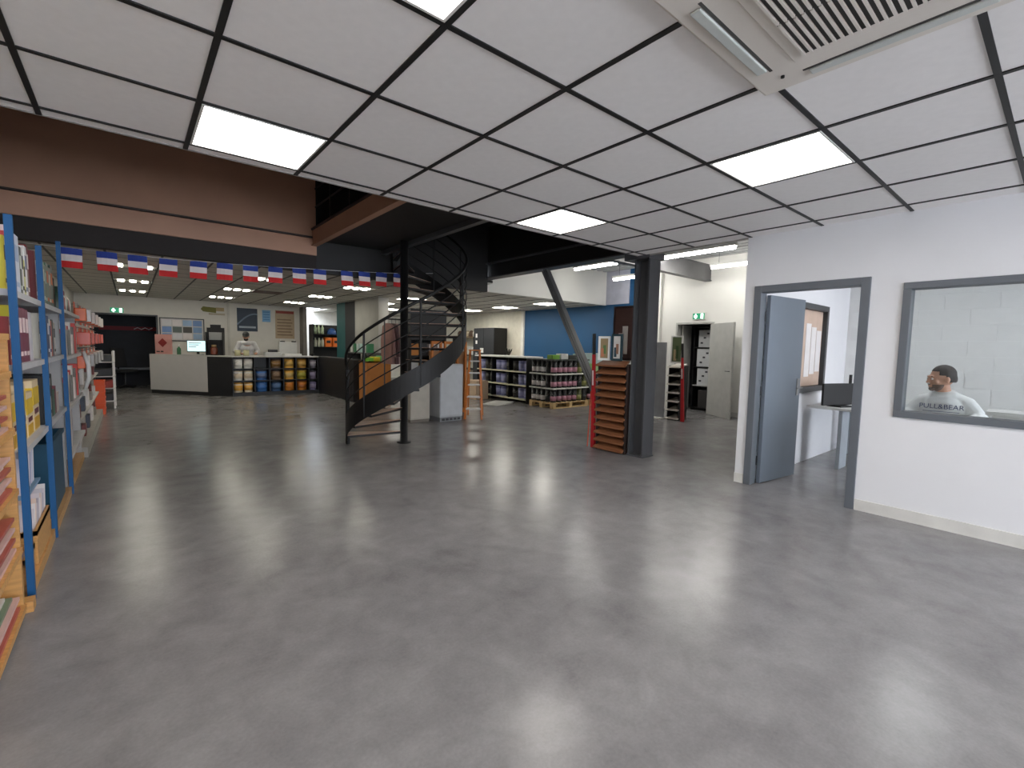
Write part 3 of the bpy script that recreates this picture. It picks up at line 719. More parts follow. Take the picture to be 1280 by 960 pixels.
MB().box(CC[0], CD[0], 13.63, 13.98, 0, .09).build('display_plinth', CBLK, ct)
DIV = [2.0, 2.50, 2.86, 3.20, 3.52, 3.86, 4.10]
for x in DIV: MB().box(x - .012, x + .012, 13.64, 13.98, .09, 1.01).build('divider', CBLK, ct)
for i in range(6):
    for z in (.40, .71): MB().box(DIV[i] + .012, DIV[i + 1] - .012, 13.64, 13.98, z - .02, z).build('shelf', CBLK, ct)
MB().box(CD[0], CD[0] + .04, CE_[1], CD[1] + .36, 0, 1.01).build('return_panel', CBLK, ct)
MB().box(CD[0] + .04, CD[0] + .2, CE_[1], CE_[1] + .04, 0, 1.01).build('end_panel', CBLK, ct)
TOP = M((190, 188, 182), .35)
MB().prism([CA, CB, CC, (1.98, 14.3), (1.72, 14.5), (.95, 15.95)], 1.01, 1.04).build('worktop', TOP, ct)
MB().box(1.981, CD[0] + .04, 13.60, 14.3, 1.01, 1.04).build('worktop', TOP, ct)
MB().box(CD[0] - .01, CD[0] + .22, CE_[1] - .01, 13.599, 1.01, 1.04).build('worktop', M((60, 60, 62), .4), ct)

_bk = {}
def bucket(x, y, z, r, h, body, lid, label, lab, grp, LB=(.2, .72)):
    k = (r, h, body, lid, label)
    if k in _bk: return copy_tree(_bk[k], (x, y, z), random.choice((0, PI / 2, -PI / 2)), lab, grp)
    o = thing('paint_bucket', lab, 'bucket', (x, y, z), random.choice((0, PI / 2, -PI / 2)), grp)
    MB().lathe([(r * .88, 0), (r * .9, .01), (r * .97, h * .9)], 14).build('body', M(body, .4, var=.03), o, smooth=True)
    MB().lathe([(r, h * .88), (r, h * .97), (r * .9, h * .97), (r * .9, h * .955)], 14).build('lid', M(lid, .4, var=.03), o, smooth=True)
    MB().lathe([(r * (.9 + .07 * LB[0] / .9) + .0012, h * LB[0]), (r * (.9 + .07 * LB[1] / .9) + .0012, h * LB[1])], 14).build('label_wrap', M(label, .5, var=.1, scale=14), o, smooth=True)
    MB().tube([(r * 1.01 * math.cos(t), -r * 1.01 * math.sin(t), h * .8 - h * .35 * math.sin(t)) for t in [PI * i / 6 for i in range(7)]], .003, 4).build('handle', M((160, 160, 160), .3, .8), o)
    _bk[k] = o; return o
RZ = (.09, .40, .71)
RN = ('bottom', 'middle', 'top')
WHT, CRM, YLW, ORG, BLU, PUR, BLK_, BRN = (222, 220, 214), (222, 206, 180), (224, 168, 70), (208, 130, 50), (60, 110, 176), (120, 112, 150), (40, 40, 44), (120, 96, 74)
PLAN = [[(CRM, YLW, YLW, 'yellow'), (WHT, CRM, CRM, 'cream'), (WHT, WHT, WHT, 'white')], [(BLU, BLU, BLU, 'bright blue'), (BLU, (70, 84, 110), (90, 110, 150), 'grey blue'), None],
        [((60, 90, 130), (50, 60, 80), (80, 110, 150), 'dark blue'), (BRN, (70, 60, 60), BRN, 'brown'), (BRN, (60, 50, 50), (150, 110, 60), 'bronze')], [(ORG, BRN, ORG, 'orange brown'), (YLW, (190, 140, 60), (214, 180, 110), 'honey'), (YLW, (200, 160, 80), (210, 170, 90), 'golden')],
        [(ORG, (150, 80, 40), (190, 110, 40), 'amber'), ((196, 170, 60), (120, 90, 50), (170, 160, 60), 'mustard'), ((190, 140, 60), (170, 120, 50), (190, 150, 80), 'ochre')], [(PUR, PUR, (150, 140, 170), 'lilac'), ((130, 120, 150), (70, 66, 80), (160, 150, 180), 'grey lilac'), ((140, 134, 150), (150, 146, 160), (170, 166, 180), 'pale lilac')]]
for i, colm in enumerate(PLAN):
    x0, x1 = DIV[i] + .012, DIV[i + 1] - .012; nn_ = 2 if i == 0 else 1
    wd = (x1 - x0) / nn_; r = min(.145, wd / 2 - .008)
    for j, sp in enumerate(colm):
        if not sp: continue
        for k in range(nn_):
            h_ = min(.262, r * 2.3)
            bucket(x0 + wd * (k + .5), 13.65 + r * 1.04, RZ[j] + .0005, r, h_, sp[0], sp[1], sp[2], '%s paint bucket on the %s shelf of the counter display' % (sp[3], RN[j]), 'buckets in the counter display')
# on the counter
def monitor(name, loc, rz, w_, h, lab, screen):
    o = thing(name, lab, 'monitor', loc, rz)
    MB().box(-w_ / 2, w_ / 2, 0, .03, .07, .07 + h).build('bezel', BLACK, o, bevel=.004)
    s = MB().box(-w_ / 2 + .015, w_ / 2 - .015, -.002, 0, .09, .055 + h).build('screen', screen, o)
    MB().box(-.03, .03, .03, .05, .01, .2).build('neck', BLACK, o)
    MB().box(-.11, .11, -.06, .12, 0, .012).build('foot', BLACK, o)
    return o, s
SCR = M((196, 224, 226), .3, emit=.75, var=0)
face = math.atan2(CB[1] - CA[1], CB[0] - CA[0])
mo, sc_ = monitor('till_monitor', (1.36, 14.72, 1.04), -.55, .50, .31, 'till monitor with a bright pale screen on the counter', SCR)
for k in range(3): MB().box(-.2, .1 - .06 * k, -.003, -.002, .30 - k * .05, .315 - k * .05).build('text_line', M((90, 110, 120), .5), sc_)
tag(box(-.2, .2, -.07, .07, 0, .02).build('keyboard', M((196, 194, 190), .5), loc=(1.22, 14.52, 1.04)), 'pale keyboard before the till monitor', 'keyboard').rotation_euler = (0, 0, -.55)
sg = thing('placard', 'pink placard with a red diamond standing on the counter end', 'sign', (.68, 15.28, 1.04), face)
MB().box(-.27, .27, -.01, .01, 0, .52).build('panel', M((196, 140, 134), .6), sg)
MB()._add([(-.02 + .15 * a, -.013, .30 + .12 * b_) for a, b_ in ((-1, 0), (0, -1), (1, 0), (0, 1))], [(0, 1, 2, 3)]).build('diamond', M((130, 34, 36), .6), sg)
MB().box(-.23, -.12, -.013, -.011, .05, .08).box(-.09, 0, -.013, -.011, .05, .085).build('mark', BLACK, sg)
bo = thing('hand_gel_bottle', 'clear green bottle beside the pink placard', 'bottle', (.98, 14.92, 1.04))
MB().lathe([(.045, 0), (.045, .15), (.02, .19), (.016, .21)], 12).build('body', M((70, 120, 86), .25), bo, smooth=True)
MB().lathe([(.012, .21), (.012, .26), (.03, .26), (.03, .275)], 8).build('pump', WHITE, bo)
bd = thing('display_stand', 'black counter display stand with a white card and jars', 'display', (1.72, 14.34, 1.04), -.3)
MB().box(-.2, .2, .10, .12, 0, .72).build('back', BLACK, bd); MB().box(-.12, .12, .10, .12, .72, .80).build('header', BLACK, bd)
for z in (0, .34): MB().box(-.2, .2, -.1, .1, z, z + .02).build('tray', BLACK, bd)
for x in (-.2, .18): MB().box(x, x + .02, -.1, .1, .02, .6).build('side', BLACK, bd)
MB().box(-.15, .15, .085, .098, .40, .60).build('card', M((176, 176, 172), .5), bd)
MB().lathe([(.08, .02), (.085, .04), (.085, .18), (.05, .22)], 12, (-.03, 0, 0)).build('jar', M((120, 60, 40), .3), bd, smooth=True)
MB().lathe([(.055, .22), (.055, .27)], 12, (-.03, 0, 0)).build('jar_lid', M((170, 140, 90), .4), bd)
tg2 = thing('tin_pair', 'small pale tins standing on the counter before the cashier', 'tins', (2.25, 13.85, 1.04))
for x in (-.1, .1): MB().lathe([(.07, 0), (.07, .15)], 12, (x, 0, 0)).build('tin', M((196, 190, 150), .4), tg2, smooth=True); 
pr = thing('receipt_printer', 'low dark and white receipt printer on the counter', 'printer', (3.0, 13.95, 1.04))
MB().box(-.2, .2, -.12, .12, 0, .10).build('body', M((190, 190, 188), .5), pr, bevel=.01); MB().box(-.1, .12, -.05, .08, .10, .17).build('cover', M((50, 50, 54), .5), pr, bevel=.01)
tag(box(-.22, .22, -.13, .13, 0, .06).build('paper_tray', WHITE, loc=(3.5, 13.95, 1.04), bevel=.006), 'white paper tray on the counter top', 'tray')
tag(MB().ell((0, 0, .045), (.06, .05, .045)).build('tape_dispenser', BLACK, loc=(4.0, 13.8, 1.04)), 'small black tape dispenser at the counter corner', 'dispenser')
# wall pieces behind the counter
nb = thing('photo_board', 'framed board of blue and white photographs behind the counter', 'board', (0, YB - .03, 0))
MB().box(.66, 1.74, .01, .03, 1.38, 2.06).build('frame', M((70, 72, 76), .5), nb)
MB().box(.69, 1.71, .004, .01, 1.41, 2.03).build('backing', M((190, 186, 184), .6), nb)
for k in range(12):
    x = .72 + (k % 4) * .245; z = 1.44 + (k // 4) * .195
    MB().box(x, x + .22, 0, .004, z, z + .17).build('photo', M([(120, 150, 190), (86, 96, 90), (150, 176, 206), (206, 204, 206), (70, 66, 60), (110, 140, 190), (214, 206, 204)][(k * 3) % 7], .5), nb)
fs_ = thing('wall_sign', 'olive and cream long sign high on the wall behind the counter', 'sign', (0, YB - .01, 0))
MB()._add([(1.66, -.005, 2.36), (1.72, -.005, 2.44), (2.05, -.005, 2.42), (2.05, -.005, 2.26), (1.72, -.005, 2.29)], [(0, 4, 3, 2, 1)]).box(1.72, 2.05, -.004, .008, 2.29, 2.42).build('emblem', M((112, 108, 40), .6), fs_)
MB().box(2.05, 2.26, -.004, .008, 2.32, 2.43).build('panel', M((170, 150, 110), .6), fs_)
MB().box(1.86, 2.28, -.004, .008, 2.20, 2.255).build('panel', M((170, 160, 140), .6), fs_)
for nm, lab, x0, x1, z0, z1, c, extra in (('poster', 'dark blue poster of a sweeping white curve behind the counter', 2.60, 3.17, 1.74, 2.46, (34, 48, 66), 'curve'), ('poster', 'small sky blue notice between two posters', 3.31, 3.55, 2.06, 2.44, (110, 160, 200), 'lines'), ('poster', 'tan poster with a red heading behind the counter', 3.69, 4.27, 1.54, 2.46, (168, 146, 118), 'head')):
    o = thing(nm, lab, 'poster', (0, YB - .012, 0)); MB().box(x0, x1, 0, .01, z0, z1).build('sheet', M(c, .5), o)
    if extra == 'curve':
        MB().tube([(x0 + (x1 - x0) * t, -.001, z0 + .2 + .35 * math.sin(t * 1.8)) for t in [i / 8 for i in range(9)]], .02, 4).build('print', M((120, 136, 156), .5), o)
        MB().box(x0 + .05, x1 - .05, -.003, 0, z0 + .1, z0 + .16).build('print', M((150, 160, 170), .5), o)
    elif extra == 'lines':
        for k in range(4): MB().box(x0 + .03, x1 - .03, -.003, 0, z0 + .06 + k * .08, z0 + .09 + k * .08).build('print', M((70, 120, 170), .5), o)
    else:
        MB().box(x0 + .02, x1 - .02, -.003, 0, z1 - .1, z1 - .02).build('print', M((140, 50, 40), .5), o)
        for k in range(6): MB().box(x0 + .05, x1 - .06 - .04 * (k % 2), -.003, 0, z0 + .1 + k * .1, z0 + .14 + k * .1).build('print', M((126, 104, 80), .5), o)
ez = thing('paper_easel', 'white paper sheets clipped to a board behind the counter', 'easel', (3.98, 16.3, 0))
for x in (-.3, .3): MB().bar((x, 0, 0), (x * .7, .1, 1.5), .03, .03).build('leg', WHITE, ez)
MB().box(-.28, .26, -.01, .06, 1.02, 1.44).build('board', WHITE, ez)
for x in (-.18, .16): MB().box(x - .07, x + .07, -.03, -.01, 1.43, 1.46).build('clip', BLACK, ez)
def exit_sign(loc, rz, lab):
    o = thing('exit_sign', lab, 'sign', loc, rz)
    MB().box(-.15, .15, 0, .04, 0, .15).build('housing', WHITE, o)
    GR = M((30, 130, 90), .4, emit=.6, var=0); WE = M((225, 245, 238), .4, emit=1.6, var=0)
    MB().box(-.14, .14, -.003, 0, .01, .14).build('face', GR, o)
    MB().box(-.11, -.03, -.005, -.003, .05, .09).box(-.085, -.055, -.005, -.003, .02, .125).build('running_figure', WE, o)
    MB().box(.05, .11, -.005, -.003, .02, .13).build('doorway_symbol', WE, o)
    return o
exit_sign((-.25, YB - .041, 2.12), 0, 'small lit green exit sign over the dark doorway')
exit_sign((XR - .041, 5.46, 2.12), -PI / 2, 'lit green exit sign over the storage closet')
# store room beyond the doorway
rs = thing('store_banner', 'red strip with a white scribble inside the dark store room', 'banner', (0, 18.28, 0))
MB().box(-.7, .75, 0, .015, 1.68, 1.8).build('strip', M((120, 20, 34), .6), rs)
MB().tube([(.1 + .09 * k, -.002, 1.72 + .05 * (k % 2)) for k in range(6)], .014, 5).build('scribble', M((190, 180, 184), .6), rs)
oc = thing('office_chair', 'black swivel chair in the dark store room', 'chair', (-.15, 17.4, 0), .5)
MB().box(-.24, .24, -.24, .24, .46, .54).build('seat', M((34, 35, 38), .6), oc, bevel=.03)
MB()._add([(-.2, .22, .62), (.2, .22, .62), (.16, .30, 1.15), (-.16, .30, 1.15), (-.2, .27, .62), (.2, .27, .62), (.16, .34, 1.15), (-.16, .34, 1.15)], [(0, 1, 2, 3), (7, 6, 5, 4), (0, 4, 5, 1), (1, 5, 6, 2), (2, 6, 7, 3), (3, 7, 4, 0)]).build('backrest', M((24, 24, 28), .6), oc)
MB().tube([(0, 0, .08), (0, 0, .46)], .03, 8).build('stem', BLACK, oc); MB().tube([(0, .2, .5), (0, .29, .52), (0, .29, .7)], .02, 6).build('back_arm', BLACK, oc)
for k in range(5): MB().bar((0, 0, .08), (.27 * math.cos(k * 1.257), .27 * math.sin(k * 1.257), .03), .04, .04).build('leg', BLACK, oc)
wb = thing('work_bench', 'low dark bench with a pale strip in the store room', 'bench', (.15, 18.0, 0))
MB().box(-.6, .6, -.2, .2, .50, .56).build('top', M((120, 124, 130), .5), wb)
for x in (-.55, .5): MB().box(x, x + .05, -.18, .18, 0, .5).build('leg', BLACK, wb)

# ---------------------------------------------------------------- middle distance behind the stairs
pr_ = struct(box(4.85, 5.12, 11.2, 12.78, 0, 2.6).build('wall_pier', M((172, 170, 165), .85, var=.08, scale=2.5, bump=.15)), 'bare concrete pier')
struct(box(4.85, 5.12, 12.78, 13.55, 0, 2.6).build('wall_pier_dark', M((44, 44, 48), .7)), 'dark face of the pier')
struct(box(4.85, 5.12, 13.55, 14.25, 0, 2.6).build('wall_pier_teal', M((34, 96, 98), .6)), 'teal face of the pier')
bs = thing('black_shelving', 'black shelving of bottles, helmets and orange cases behind the counter', 'shelving', (4.85, 15.3, 0))
for x in (-.45, .72): MB().box(x, x + .03, -.2, .2, 0, 2.0).build('side', BLACK, bs)
for z in (.1, .5, .9, 1.3, 1.7): MB().box(-.42, .72, -.2, .2, z - .025, z).build('shelf', BLACK, bs)
MB().box(-.45, .75, .2, .22, 0, 2.0).build('back', BLACK, bs)
for k in range(3):
    tag(MB().lathe([(.04, 0), (.045, .02), (.045, .19), (.02, .24), (.02, .28)], 10).build('bottle', M((190, 206, 170), .35), smooth=True, loc=(4.50 + k * .11, 15.2, 1.70)), 'pale green bottle on the top of the black shelving', 'bottle', 'bottles on the black shelving')
    tag(MB().lathe([(.04, 0), (.045, .02), (.045, .19), (.02, .24), (.02, .28)], 10).build('bottle', M((214, 216, 196), .35), smooth=True, loc=(4.50 + k * .11, 15.2, 1.30)), 'whitish bottle on the second shelf of the black shelving', 'bottle', 'bottles on the black shelving')
for k in range(2):
    o = thing('helmet', 'blue safety helmet on the top of the black shelving', 'helmet', (5.02 + k * .34, 15.25, 1.70), .4, 'helmets on the black shelving')
    MB().lathe([(.14, 0), (.145, .04), (.13, .12), (.08, .18), (.02, .20)], 14).build('shell', M((46, 86, 150), .35), o, smooth=True)
    MB().box(-.15, .15, -.19, -.09, 0, .02).build('brim', M((40, 76, 140), .35), o)
for k in range(3):
    o = thing('tool_case', 'orange tool case on the middle of the black shelving', 'case', (4.88 + k * .24, 15.22, 1.30), 0, 'orange cases on the black shelving')
    MB().box(-.10, .10, -.1, .1, 0, .30).build('shell', M((226, 110, 20), .4), o, bevel=.012); MB().box(-.06, .06, -.11, -.1, .12, .2).build('latch', BLACK, o)
# low sales shelf with small boxes beside the pier
ss = thing('sales_shelf', 'grey sales shelf of small boxes against the concrete pier', 'shelf', (4.62, 11.6, 0))
for y in (-.75, .7): MB().box(-.2, .2, y, y + .03, 0, 1.2).build('side', M((84, 84, 86), .5), ss)
for z in (.08, .72, 1.20): MB().box(-.2, .2, -.75 + .031, .7 - .001, z - .03, z).build('shelf', M((96, 96, 96), .5), ss)
for k in range(6):
    c, cn = [((206, 206, 200), 'white'), ((176, 206, 204), 'pale teal'), ((200, 216, 214), 'ice blue'), ((60, 130, 90), 'green')][(k + 3) % 4]
    tag(box(-.07, .07, -.07, .07, 0, .22).build('small_box', M(c, .5), loc=(4.55, 11.02 + k * .21, 1.20), bevel=.003), '%s small box on top of the sales shelf' % cn, 'box', 'boxes on the sales shelf')
for k in range(8):
    c, cn = [((214, 212, 210), 'white'), ((50, 60, 110), 'blue'), ((206, 200, 206), 'pale')][k % 3]
    tag(box(-.08, .08, -.035, .035, 0, .26).build('narrow_box', M(c, .5), loc=(4.54, 10.98 + k * .16, .72)), '%s narrow box on the lower level of the sales shelf' % cn, 'box', 'narrow boxes on the sales shelf')
db = crate('dump_bin', 'tall orange-brown cardboard dump bin of packs near the spiral stair', 4.12, 4.70, 10.15, 10.62, 0, 1.02, M((190, 122, 58), .75), cat='bin', rim=0)
tag(box(-.27, .27, -.2, .2, 0, .02).build('bin_false_floor', CARD), '', '').parent = db; bpy.data.objects['bin_false_floor'].location = (0, 0, .78)
for k_ in ('label', 'category'): del bpy.data.objects['bin_false_floor'][k_]
for k in range(6):
    c, cn = [((120, 190, 60), 'green'), ((222, 210, 50), 'yellow'), ((110, 190, 130), 'mint')][k % 3]
    tag(box(-.07, .07, -.05, .05, 0, .30 + .02 * (k % 3)).build('snack_pack', M(c, .4), loc=(4.24 + (k % 3) * .16, 10.28 + (k // 3) * .2, .80), bevel=.01), '%s pack sticking out of the cardboard dump bin' % cn, 'pack', 'packs in the dump bin')
gk = thing('garment_rail', 'metal garment rail of work jackets behind the spiral stair', 'garment rail', (4.46, 9.3, 0))
MB().tube([(-.3, 0, .02), (-.3, 0, 1.95)], .015, 8).build('upright', STEEL, gk); MB().tube([(.3, 0, .02), (.3, 0, 1.95)], .015, 8).build('upright', STEEL, gk)
MB().tube([(-.3, 0, 1.95), (.3, 0, 1.95)], .015, 8).build('bar', STEEL, gk)
for x in (-.3, .3): MB().box(x - .02, x + .02, -.25, .25, 0, .02).build('foot', STEEL, gk)
JC = [((150, 112, 104), 'dusty brown'), ((104, 76, 74), 'dark brown'), ((190, 160, 152), 'pink beige'), ((176, 176, 184), 'light grey'), ((210, 206, 206), 'white'), ((90, 110, 150), 'blue')]
for k, (c, cn) in enumerate(JC):
    o = thing('work_jacket', '%s jacket hanging on the garment rail' % cn, 'jacket', (4.24 + k * .085, 9.3, 0), random.uniform(-.03, .03), 'jackets on the garment rail')
    q = MB(); prof = [(.06, 1.86), (.22, 1.80), (.25, 1.55), (.24, 1.2), (.26, 1.0)]
    vs = []; fcs = []
    for hw, z in prof:
        for sx, sy_ in ((-.034, -hw), (.034, -hw), (.038, 0), (.034, hw), (-.034, hw), (-.038, 0)): vs.append((sx, sy_, z))
    for i in range(len(prof) - 1):
        for j in range(6): fcs.append((6 * i + j, 6 * i + (j + 1) % 6, 6 * i + 6 + (j + 1) % 6, 6 * i + 6 + j))
    fcs += [tuple(range(6)), tuple(range(24, 30))]
    q._add(vs, fcs); q.build('body', M(c, .85, bump=.3, scale=14), o)
    for s in (-1, 1): MB().tube([(0, s * .2, 1.78), (0, s * .29, 1.5), (.01, s * .30, 1.15)], [.036, .036, .034], 8).build('sleeve', M(c, .85), o)
    MB().tube([(0, 0, 1.86), (0, 0, 1.92), (0, .02, 1.965), (0, -.02, 1.965)], .004, 5).build('hanger_hook', STEEL, o)
tc_ = thing('display_cabinet', 'tall black display cabinet behind the spiral stair', 'cabinet', (4.80, 8.75, 0))
MB().box(-.42, .42, .18, .2, 0, 2.15).build('back', BLACK, tc_)
for x in (-.42, .40): MB().box(x, x + .02, -.2, .18, 0, 2.15).build('side', BLACK, tc_)
for z in (.04, .45, .85, 1.2, 1.55, 2.15): MB().box(-.40, .40, -.2, .18, z - .03, z).build('shelf', BLACK, tc_)
MB().box(-.40, .40, -.2, -.185, 1.55, 2.12).build('header', M((30, 31, 34), .4), tc_)
for j, z in enumerate((.45, .85, 1.2)):
    for k in range(4):
        c, cn = [((206, 190, 184), 'pinkish'), ((214, 214, 210), 'white'), ((190, 120, 50), 'orange'), ((60, 60, 64), 'black')][(k + j) % 4]
        tag(box(-.08, .08, -.1, .1, 0, .24 + .02 * (k % 2)).build('goods_box', M(c, .5), loc=(4.5 + k * .2, 8.68, z)), '%s box on the %s shelf of the black display cabinet' % (cn, ('low', 'middle', 'upper')[j]), 'box', 'boxes in the black display cabinet')
wf = thing('frame_stand', 'stand of orange wooden sample frames behind the spiral stair', 'display', (5.0, 8.2, 0))
OW = wood((196, 116, 48), .5)
for k in range(3):
    x = -.35 + k * .3
    MB().box(x, x + .045, -.03, .01, 0, 1.5).box(x + .2, x + .245, -.03, .01, 0, 1.5).box(x + .045, x + .2, -.03, .01, 1.44, 1.5).box(x + .045, x + .2, -.03, .01, .02, .1).build('sample_frame', OW, wf)
MB().box(-.36, .52, .02, .06, 0, 1.3).build('backing', M((150, 110, 74), .7), wf)
gcab = thing('grey_cabinet', 'light grey metal cabinet with a vented foot behind the stair', 'cabinet', (4.60, 7.54, 0))
GC = M((176, 178, 180), .45)
MB().box(-.25, .25, -.21, .21, .08, 1.07).build('body', GC, gcab, bevel=.012)
MB().box(-.24, .24, -.2, .2, 0, .08).build('foot', M((130, 132, 134), .5), gcab)
MB().box(-.24, .24, -.222, -.21, .12, 1.05).build('door', M((184, 186, 188), .4), gcab, bevel=.004)
for k in range(5): MB().box(-.2 + k * .085, -.14 + k * .085, -.206, -.2, .02, .06).build('vent', M((60, 60, 62), .6), gcab)
bcab = thing('beige_cabinet', 'low beige cabinet beside the taller grey one', 'cabinet', (4.06, 7.74, 0))
MB().box(-.2, .2, -.2, .2, .05, .86).build('body', M((178, 170, 156), .6), bcab, bevel=.01); MB().box(-.19, .19, -.19, .19, 0, .05).build('foot', M((120, 112, 102), .6), bcab)
MB().box(-.19, .19, -.21, -.2, .08, .84).build('door', M((184, 176, 162), .55), bcab)
# step ladder
lad = thing('step_ladder', 'small orange wooden stepladder with white treads', 'ladder', (5.12, 7.35, 0), -.68)
LW = wood((206, 120, 52), .5, (30, 30, 3))
for s in (-1, 1):
    MB().bar((s * .16, -.10, 0), (s * .09, .14, 1.33), .03, .05).build('rail', LW, lad)
    MB().bar((s * .15, .50, 0), (s * .10, .17, 1.26), .025, .035).build('rear_leg', LW, lad)
for k in range(5):
    z = .2 + k * .23; u = z / 1.33
    MB().box(-.155 + .07 * u, .155 - .07 * u, -.13 + .24 * u, .03 + .24 * u, z - .012, z + .012).build('tread', M((214, 210, 206), .5), lad)
MB().box(-.12, .12, .06, .22, 1.32, 1.345).build('top_step', LW, lad)

# ---------------------------------------------------------------- pallets, gondola and buckets on the right
PW = wood((216, 184, 132), .7)
def pallet(x0, y0, L, W, lab):
    o = thing('pallet', lab, 'pallet', (x0, y0, 0))
    for k in range(3):
        for j in range(3): MB().box(j * (L - .1) / 2, j * (L - .1) / 2 + .1, k * (W - .1) / 2, k * (W - .1) / 2 + .1, .022, .10).build('block', PW, o)
        MB().box(0, L, k * (W - .1) / 2, k * (W - .1) / 2 + .1, 0, .022).build('runner', PW, o)
        MB().box(k * (L - .1) / 2, k * (L - .1) / 2 + .1, 0, W, .10, .122).build('bearer', PW, o)
    for k in range(5): MB().box(0, L, k * (W - .14) / 4, k * (W - .14) / 4 + .14, .122, .144).build('deck_board', PW, o)
    return o
pallet(7.48, 7.55, 1.2, .82, 'pale wooden pallet beside the end of the bucket gondola')
pallet(8.76, 7.55, 1.18, .82, 'pale wooden pallet against the blue wall')
SHEET = M((226, 226, 216), .6)
PK = [((24, 24, 26), (30, 30, 32), (196, 140, 158), 'black tub with a pink label'), ((24, 24, 26), (30, 30, 32), (226, 220, 220), 'black tub with a white label'), ((84, 88, 50), (60, 64, 44), (150, 150, 90), 'olive green tub'), ((24, 24, 26), (36, 36, 38), (40, 40, 42), 'plain black tub')]
for pi, (x0, L, pn) in enumerate(((7.48, 1.2, 'pallet by the gondola'), (8.76, 1.18, 'pallet by the wall'))):
    for lay in range(3):
        z = .144 + lay * .335
        if pi == 1 and lay == 2: continue
        nX = 7
        for i in range(nX):
            x = x0 + .085 + i * (L - .17) / (nX - 1)
            cols = [(i, 7.55 + .085, 0)]
            if i == 0 and pi == 0: cols += [(i, 7.55 + .085 + j * .163, j) for j in range(1, 5)]
            else: cols += [(i, 7.55 + .735, 4)]
            for _, y, j in cols:
                b_, l_, w_, nm = PK[(1 if (j > 0 and i == 0) else (0 if i < 5 else (2 if (i + lay) % 2 else 3))) if pi == 0 else (0, 2, 0, 0, 1, 3, 0)[(i + lay) % 7]]
                if j == 4 and i > 0: b_, l_, w_, nm = PK[3]
                if j == 1 and i == 0: b_, l_, w_, nm = PK[3]
                bucket(x, y, z, .078, .315, b_, l_, w_, '%s on the %s layer of the %s' % (nm, RN[lay], pn), 'tubs on the pallets', LB=(.12, .46))
        if lay < 2 or pi == 0:
            tag(box(x0 - .01, x0 + L + .01, 7.54, 8.38, z + .3056, z + .334).build('layer_sheet', SHEET if lay < 2 else M((70, 74, 70), .6)), 'thin board lying over the %s tub layer of the %s' % (RN[lay], pn), 'board', 'boards between the tub layers')
# trays of items on pallet tops
for k in range(4):
    c, cn = [((110, 160, 60), 'green'), ((200, 200, 196), 'white'), ((60, 62, 60), 'dark'), ((150, 170, 150), 'sage')][k]
    tag(box(-.12, .12, -.09, .09, 0, .10 + .03 * (k % 2)).build('seed_box', M(c, .5), loc=(7.65 + k * .29, 7.75, 1.148), bevel=.01), '%s box lying on top of the tallest tub stack' % cn, 'box', 'boxes on the tub stack')
crate('clear_tub', 'clear and green storage tub on the lower tub stack by the blue wall', 9.0, 9.5, 7.62, 8.0, .815, .22, M((150, 190, 130), .3))
crate('clear_tub', 'pale clear storage tub on top of another by the blue wall', 9.02, 9.48, 7.64, 7.98, 1.037, .26, M((186, 206, 206), .3))
go = thing('bucket_gondola', 'white gondola shelving of lilac buckets running back from the pallets', 'shelving', (7.6, 8.65, 0))
for y in (0, .72, 1.44, 2.12): MB().box(.02, .5, y, y + .02, 0, 1.14).build('upright', BLACK, go)
for z in (.10, .45, .80): MB().box(0, .5, .021, 2.119, z - .03, z).build('shelf', M((226, 222, 190), .5), go)
MB().box(-.04, .55, -.02, 2.18, 1.14, 1.18).build('top', M((224, 224, 220), .4), go)
MB().box(.5, .52, 0, 2.14, 0, 1.14).build('back', BLACK, go)
for j, z in enumerate((.10, .45, .80)):
    for k in range(10):
        sp = ((124, 128, 178), (140, 142, 186), (160, 164, 206), 'lilac') if (k // 2) % 2 == 0 else ((26, 26, 28), (32, 32, 34), (52, 50, 48), 'black')
        y = 8.65 + .125 + k * .205
        if abs((y - 8.65) % .72 - .01) < .12 and False: continue
        bucket(7.78, 8.65 + .13 + (k // 3) * .72 + (k % 3) * .225 if k < 9 else 10.4 + .32, z, .1, .27, sp[0], sp[1], sp[2], '%s paint bucket on the %s shelf of the white gondola' % (sp[3], RN[j]), 'buckets on the white gondola') if k < 9 else None
for k in range(2):
    tag(box(-.3, .3, -.25, .25, 0, .018).build('cardboard_sheet', M((220, 220, 216), .7), loc=(6.95 + .1 * k, 8.95 + .05 * k, .0185 * k)), 'white board lying flat on the floor near the bucket gondola', 'board', 'boards on the floor').rotation_euler = (0, 0, .3 + .2 * k)
tag(box(-.2, .2, -.25, .25, 0, .5).build('carton', M((190, 166, 140), .8), loc=(7.2, 10.2, 0), bevel=.006), 'plain cardboard carton on the floor before the bucket gondola', 'carton')
# black cabinet and shelf along the cream wall
kc = thing('black_wardrobe', 'tall black cabinet with small white pictures against the cream wall', 'cabinet', (9.70, 13.0, 0))
MB().box(-.25, .29, -.6, .6, .05, 2.05).build('carcass', BLACK, kc); MB().box(-.24, .28, -.59, .59, 0, .05).build('plinth', BLACK, kc)
for k in range(2): MB().box(-.27, -.25, -.59 + k * .6, -.01 + k * .6, .07, 2.03).build('door', M((24, 25, 28), .4), kc)
for y, z, a, c in ((.42, 1.72, .05, .14), (.42, 1.5, .05, .12), (.1, 1.2, .1, .16), (.42, 1.15, .06, .04)): MB().box(-.275, -.27, y - a, y + a, z, z + c).build('sticker', WHITE, kc)
ks = thing('kitchen_shelf', 'dark shelf unit of kettles and cups beside the black cabinet', 'shelf', (9.7, 14.4, 0))
for y in (-.7, .68): MB().box(-.2, .28, y, y + .02, 0, 1.75).build('side', BLACK, ks)
